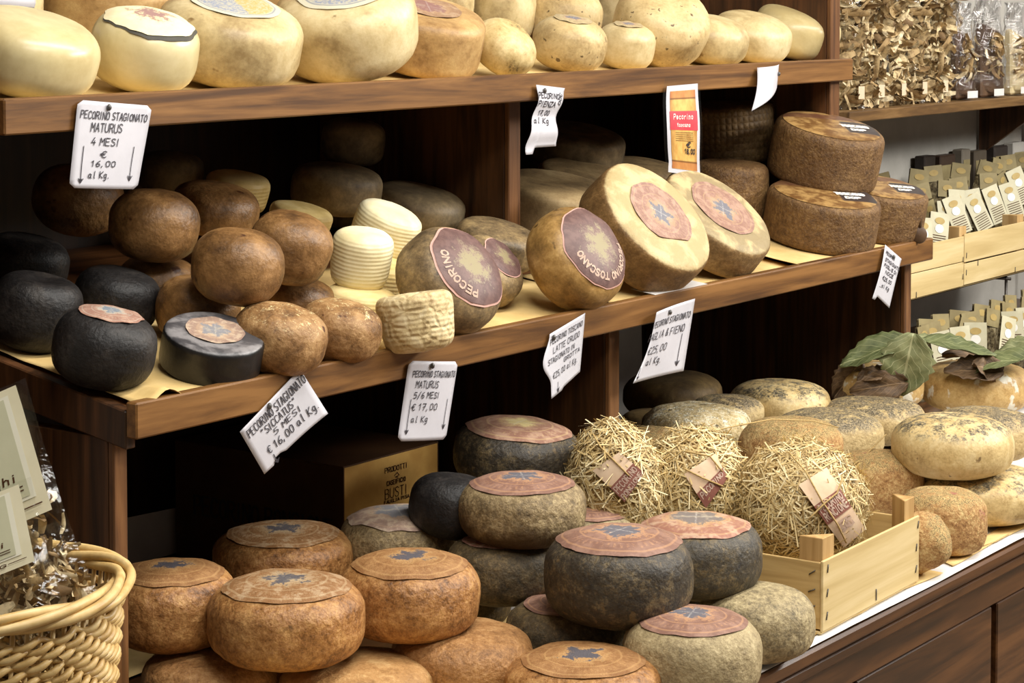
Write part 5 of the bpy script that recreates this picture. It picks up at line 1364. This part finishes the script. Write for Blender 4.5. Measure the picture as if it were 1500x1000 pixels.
spread(pk1, u1, [(1352, .0, .1, .10), (1368, .01, -.1, .18)], 2.665, CZ + .04, 'narrow cream herb packet at the left of the crate beside the end wheel', 'front herb packets in the crate')
spread(pk1, u1, [(1418, .035, .0, -.30)], 2.655, CZ + .055, 'large cream herb packet leaning left in the crate front', 'front herb packets in the crate')
spread(pk1, u1, [(1452, .02, .1, -.40)], 2.69, CZ + .06, 'cream herb packet leaning hard left behind the crate post', 'front herb packets in the crate')
spread(pk1, u1, [(1472, .03, .1, -.30), (1495, .03, .0, -.25)], 2.70, CZ + .06, 'cream herb packet at the right edge of the crate', 'front herb packets in the crate')
spread(pk1, u1, [(1510, .06, .0, -.35)], 2.72, CZ + .07, 'cream herb packet cut by the right edge of view', 'front herb packets in the crate')
spread(pk1, u1, [(1400, .03, .1, .1), (1436, .02, -.1, -.15), (1390, .0, 0, 0)], 2.735, CZ + .06, 'cream herb packet in the second row of the crate', 'herb packets in the second row of crate')
for r_, (y, hh, xs0) in enumerate(((2.825, .051, 1308), (2.90, .091, 1300), (2.98, .126, 1310))):
    sp = [(xs0 + k * 29 + rp.uniform(-5, 5), rp.uniform(-.0, .002), rp.uniform(-.5, .5), rp.uniform(-.3, .3)) for k in range(8)]
    spread(pk2, u2, [q for q in sp if q[0] > 1330 - r_ * 12], y, CZ + hh, 'tan herb packet in the crate, %s row from the front' % ('third', 'fourth', 'last')[r_], 'tan herb packets in the %s row' % ('third', 'fourth', 'last')[r_], .1)
# packets standing on the counter below the crate
for r_, (y, zz, xs0) in enumerate(((2.46, .001, 1362), (2.55, .028, 1352), (2.61, .056, 1356))):
    hgt = at_b(1420, (500, 478, 455)[r_], y).z - .172 - HC
    if hgt > .004:
        p0 = at_b(1330, 500, y).x; tag(box('riser_block', (p0 + .0, y - .04, HC + .001), (p0 + 2.3, y + .035, HC + hgt), RISER, None, .002), 'dark riser under %s row of packets below the crate' % ('front', 'middle', 'rear')[r_], 'riser', 'risers below the packet crate')
    sp = [(xs0 + k * 25 + rp.uniform(-6, 6), rp.uniform(0, .002), rp.uniform(-.5, .5), rp.uniform(-.32, .32)) for k in range(7)]
    spread(pk1 if r_ == 0 else pk2, u1 if r_ == 0 else u2, sp, y, HC + max(hgt, .002), 'herb packet on the counter below the crate, %s row' % ('front', 'middle', 'rear')[r_], 'herb packets in the %s row below the crate' % ('front', 'middle', 'rear')[r_], .15)
# dark upright goods at the back under the wall shelf
for k, (px, pw, ht, c, lb) in enumerate(((1362, 16, .26, (40, 32, 28), 'narrow black upright pack against the wall under the shelf'), (1388, 22, .25, (60, 44, 34), 'dark brown upright pack under the wall shelf'), (1415, 12, .27, (120, 112, 100), 'slim grey upright pack under the wall shelf'), (1436, 18, .25, (84, 74, 62), 'taupe upright pack under the wall shelf'), (1466, 20, .26, (52, 44, 40), 'charcoal upright pack under the wall shelf'), (1492, 16, .27, (186, 182, 174), 'pale upright pack at right edge under the shelf'))):
    a = at_b(px - pw / 2, 200, 3.05); b2 = at_b(px + pw / 2, 200, 3.05)
    m_ = plain('upright_pack_%d' % k, c, tuple(min(255, q + 14) for q in c), 12, .4, .05)
    o = empty('upright_pack', (a.x, 3.05, CZ), lb, 'pack', 'upright packs against the wall')
    box('carton', (a.x, 3.047, CZ - .004), (b2.x, 3.085, CZ + .18 + ht * .55), m_, o, .004)
    box('printed_panel', (a.x + .008, 3.0455, CZ + .20), (b2.x - .008, 3.0465, CZ + .18 + ht * .42), PK_CARD_D, o, .0002)

# ------------------------------------------------------------------ leaves on the leaf cheeses
def leaf_mat(name, c0, c1, vein):
    s = NT(name); tc = s.n.new('ShaderNodeTexCoord'); uv = s.sep(tc.outputs['UV']); v, _ = s.coord('UV')
    n = s.noise(v, 5, 5, .6)
    col = s.ramp(n, [(.35, c0), (.65, c1)])
    ax = s.math('ABSOLUTE', s.math('SUBTRACT', uv[0], .5))
    k = s.math('SUBTRACT', 1.0, s.step(ax, .01, .035))
    rb = s.math('SINE', s.math('MULTIPLY', s.math('SUBTRACT', uv[1], s.math('MULTIPLY', ax, .8)), 44.0))
    k = s.math('MAXIMUM', k, s.math('MULTIPLY', s.step(rb, .9, .99), .6))
    return s.done(s.mix(k, col, vein), .6, s.bump(s.math('ADD', n, k), .3, .004))
LEAF_G = leaf_mat('leaf_green', (74, 82, 46), (108, 114, 72), (146, 148, 104))
LEAF_P = leaf_mat('leaf_greygreen', (100, 106, 68), (138, 140, 98), (172, 170, 128))
LEAF_B = leaf_mat('leaf_brown', (70, 52, 34), (108, 84, 58), (134, 108, 78))
def leaf(parent, base, tip, width, normal, mat, droop=.02, curl=.3, seed=0):
    base, tip = V(base), V(tip); d = tip - base; L = d.length; d.normalize()
    n = V(normal); n = (n - d * n.dot(d)).normalized(); s_ = d.cross(n)
    vs, fs, uv = [], [], []; nu, nv = 8, 14
    for j in range(nv + 1):
        v = j / nv; wd = width * (math.sin(PI * min(.999, v * .94 + .03)) ** .75) * (1 - .35 * v) * 1.15
        wd *= 1 + .10 * math.sin(v * 40 + seed)
        for i in range(nu + 1):
            u = i / nu - .5
            p = base + d * (L * v) + s_ * (wd * u) + n * (abs(u) * wd * curl - droop * (v ** 2) * 4 * .25 + .012 * noise.noise(V((u * 3 + seed, v * 4, seed))))
            vs.append(p); uv.append((i / nu, v))
    for j in range(nv):
        for i in range(nu): k = j * (nu + 1) + i; fs.append((k, k + 1, k + nu + 2, k + nu + 1))
    inv = parent.matrix_world.inverted()
    o = mk('leaf', [inv @ p for p in vs], fs, mat, parent, uvs=uv)
    md = o.modifiers.new('thickness', 'SOLIDIFY'); md.thickness = .0008
    return o
bpy.context.view_layer.update()
c1, R1_ = ALLC['L1'][2], ALLC['L1'][3]; c2, R2_ = ALLC['L2'][2], ALLC['L2'][3]
def pix(px, py, c, toward=0.0):
    """point on the ray of a pixel at the depth of c, shifted towards the viewer"""
    d = ray(px, py); t = (c - EYE).dot(FW); return EYE + d * (t - toward)
vn = -FH
LV = [ (LEAF2, (1338, 488), (1318, 580), .125, c2, .13, (-.8, -.45, .45), LEAF_P), (LEAF2, (1330, 496), (1228, 528), .085, c2, .10, (0, -.6, .8), LEAF_G),
       (LEAF2, (1325, 500), (1232, 515), .070, c2, .02, (0, -.3, 1), LEAF_P), (LEAF2, (1330, 560), (1246, 572), .075, c2, .125, (-.3, -.9, .3), LEAF_B),
       (LEAF2, (1262, 528), (1222, 585), .075, c2, .06, (-.8, -.5, .1), LEAF_B), (LEAF2, (1300, 545), (1256, 548), .055, c2, .11, (0, -.7, .7), LEAF_B),
       (LEAF1, (1345, 500), (1462, 512), .100, c1, .10, (0, -.35, 1), LEAF_G), (LEAF1, (1340, 494), (1420, 500), .070, c1, .0, (0, -.3, 1), LEAF_P),
       (LEAF1, (1520, 522), (1415, 534), .095, c1, .12, (0, -.4, 1), LEAF_G), (LEAF1, (1540, 505), (1448, 522), .095, c1, .05, (0, -.5, .9), LEAF_P),
       (LEAF1, (1470, 545), (1385, 536), .085, c1, .125, (0, -.8, .5), LEAF_B), (LEAF1, (1380, 520), (1470, 525), .075, c1, -.02, (0, -.2, 1), LEAF_B),
       (LEAF1, (1425, 532), (1465, 548), .07, c1, .13, (0, -.8, .5), LEAF_B)]
for k, (par, a, b, wd, cc, tw, nn, m_) in enumerate(LV):
    leaf(par, pix(*a, cc, tw), pix(*b, cc, tw), wd, nn, m_, seed=k * 1.7)

# loose stalks of straw
for k, (pts, tb, lb) in enumerate((([(1040, 632), (1085, 622), (1130, 614), (1190, 616), (1228, 626)], 2.02, 'long thin bent stalk lying across the crusty cheeses'),
                                 ([(1234, 692), (1262, 672), (1298, 636)], 1.98, 'pale straw stalk leaning up beside the crusty cheese'),
                                 ([(1440, 800), (1460, 792), (1478, 782)], None, 'short straw stalk lying on the white paper'))):
    P = [at_b(x, y, tb) if tb else at_h(x, y, HC + .006) for x, y in pts]
    vs, fs = tube_geo(P, .0014, 5); tag(mk('straw_stalk', vs, fs, CORD_M, origin=P[0]), lb, 'straw', 'loose straw stalks')
# leather-like seal hanging from the rightmost wheel
o5, ch5, cc5, R5, T5 = ALLC['K5']
sp_ = at_t(1347, 344, (cc5 - EYE).dot(FW) - R5 * .55)
inv = o5.matrix_world.inverted()
ring = []
for j, (r, d) in enumerate(((.017, .004), (.018, 0), (.016, -.003), (.0005, -.004))):
    for k in range(20): ring.append(inv @ (sp_ + YAW_R * (r * math.cos(k * PI / 10)) + V((0, 0, r * 1.15 * math.sin(k * PI / 10))) + FH * d))
mk('hanging_seal', ring, [(j * 20 + k, j * 20 + (k + 1) % 20, j * 20 + 20 + (k + 1) % 20, j * 20 + 20 + k) for j in range(3) for k in range(20)], BROWN_PACK, o5)
vs, fs = tube_geo([inv @ (sp_ + V((0, 0, .018)) - FH * .002), inv @ (at_t(1350, 300, (cc5 - EYE).dot(FW) - R5 * .5))], .004, 6); mk('ribbon', vs, fs, BROWN_PACK, o5)
# white lettering on the dark bands of the printed labels
for key in ('K3', 'K4', 'K5'):
    o_, ch_, c_, R_, T_ = ALLC[key]
    lab_ = [q for q in o_.children if q.name.startswith('paper_label')][0]
    st = text_strokes('TOSCANO', .16, .02, .15, w=.60, slant=.25, jit=.05) + text_strokes('DOP', .28, -.22, .12, w=.3, slant=.25, jit=.05)
    rr = R_ * .9
    v2, f2 = ribbon(st, .05, lambda x, y: ch_.on_top((x - .0) * rr, (y - .15) * rr, .0022)); tag(mk('lettering', v2, f2, LETTER_WHITE, lab_, smooth=False), kind='stuff')
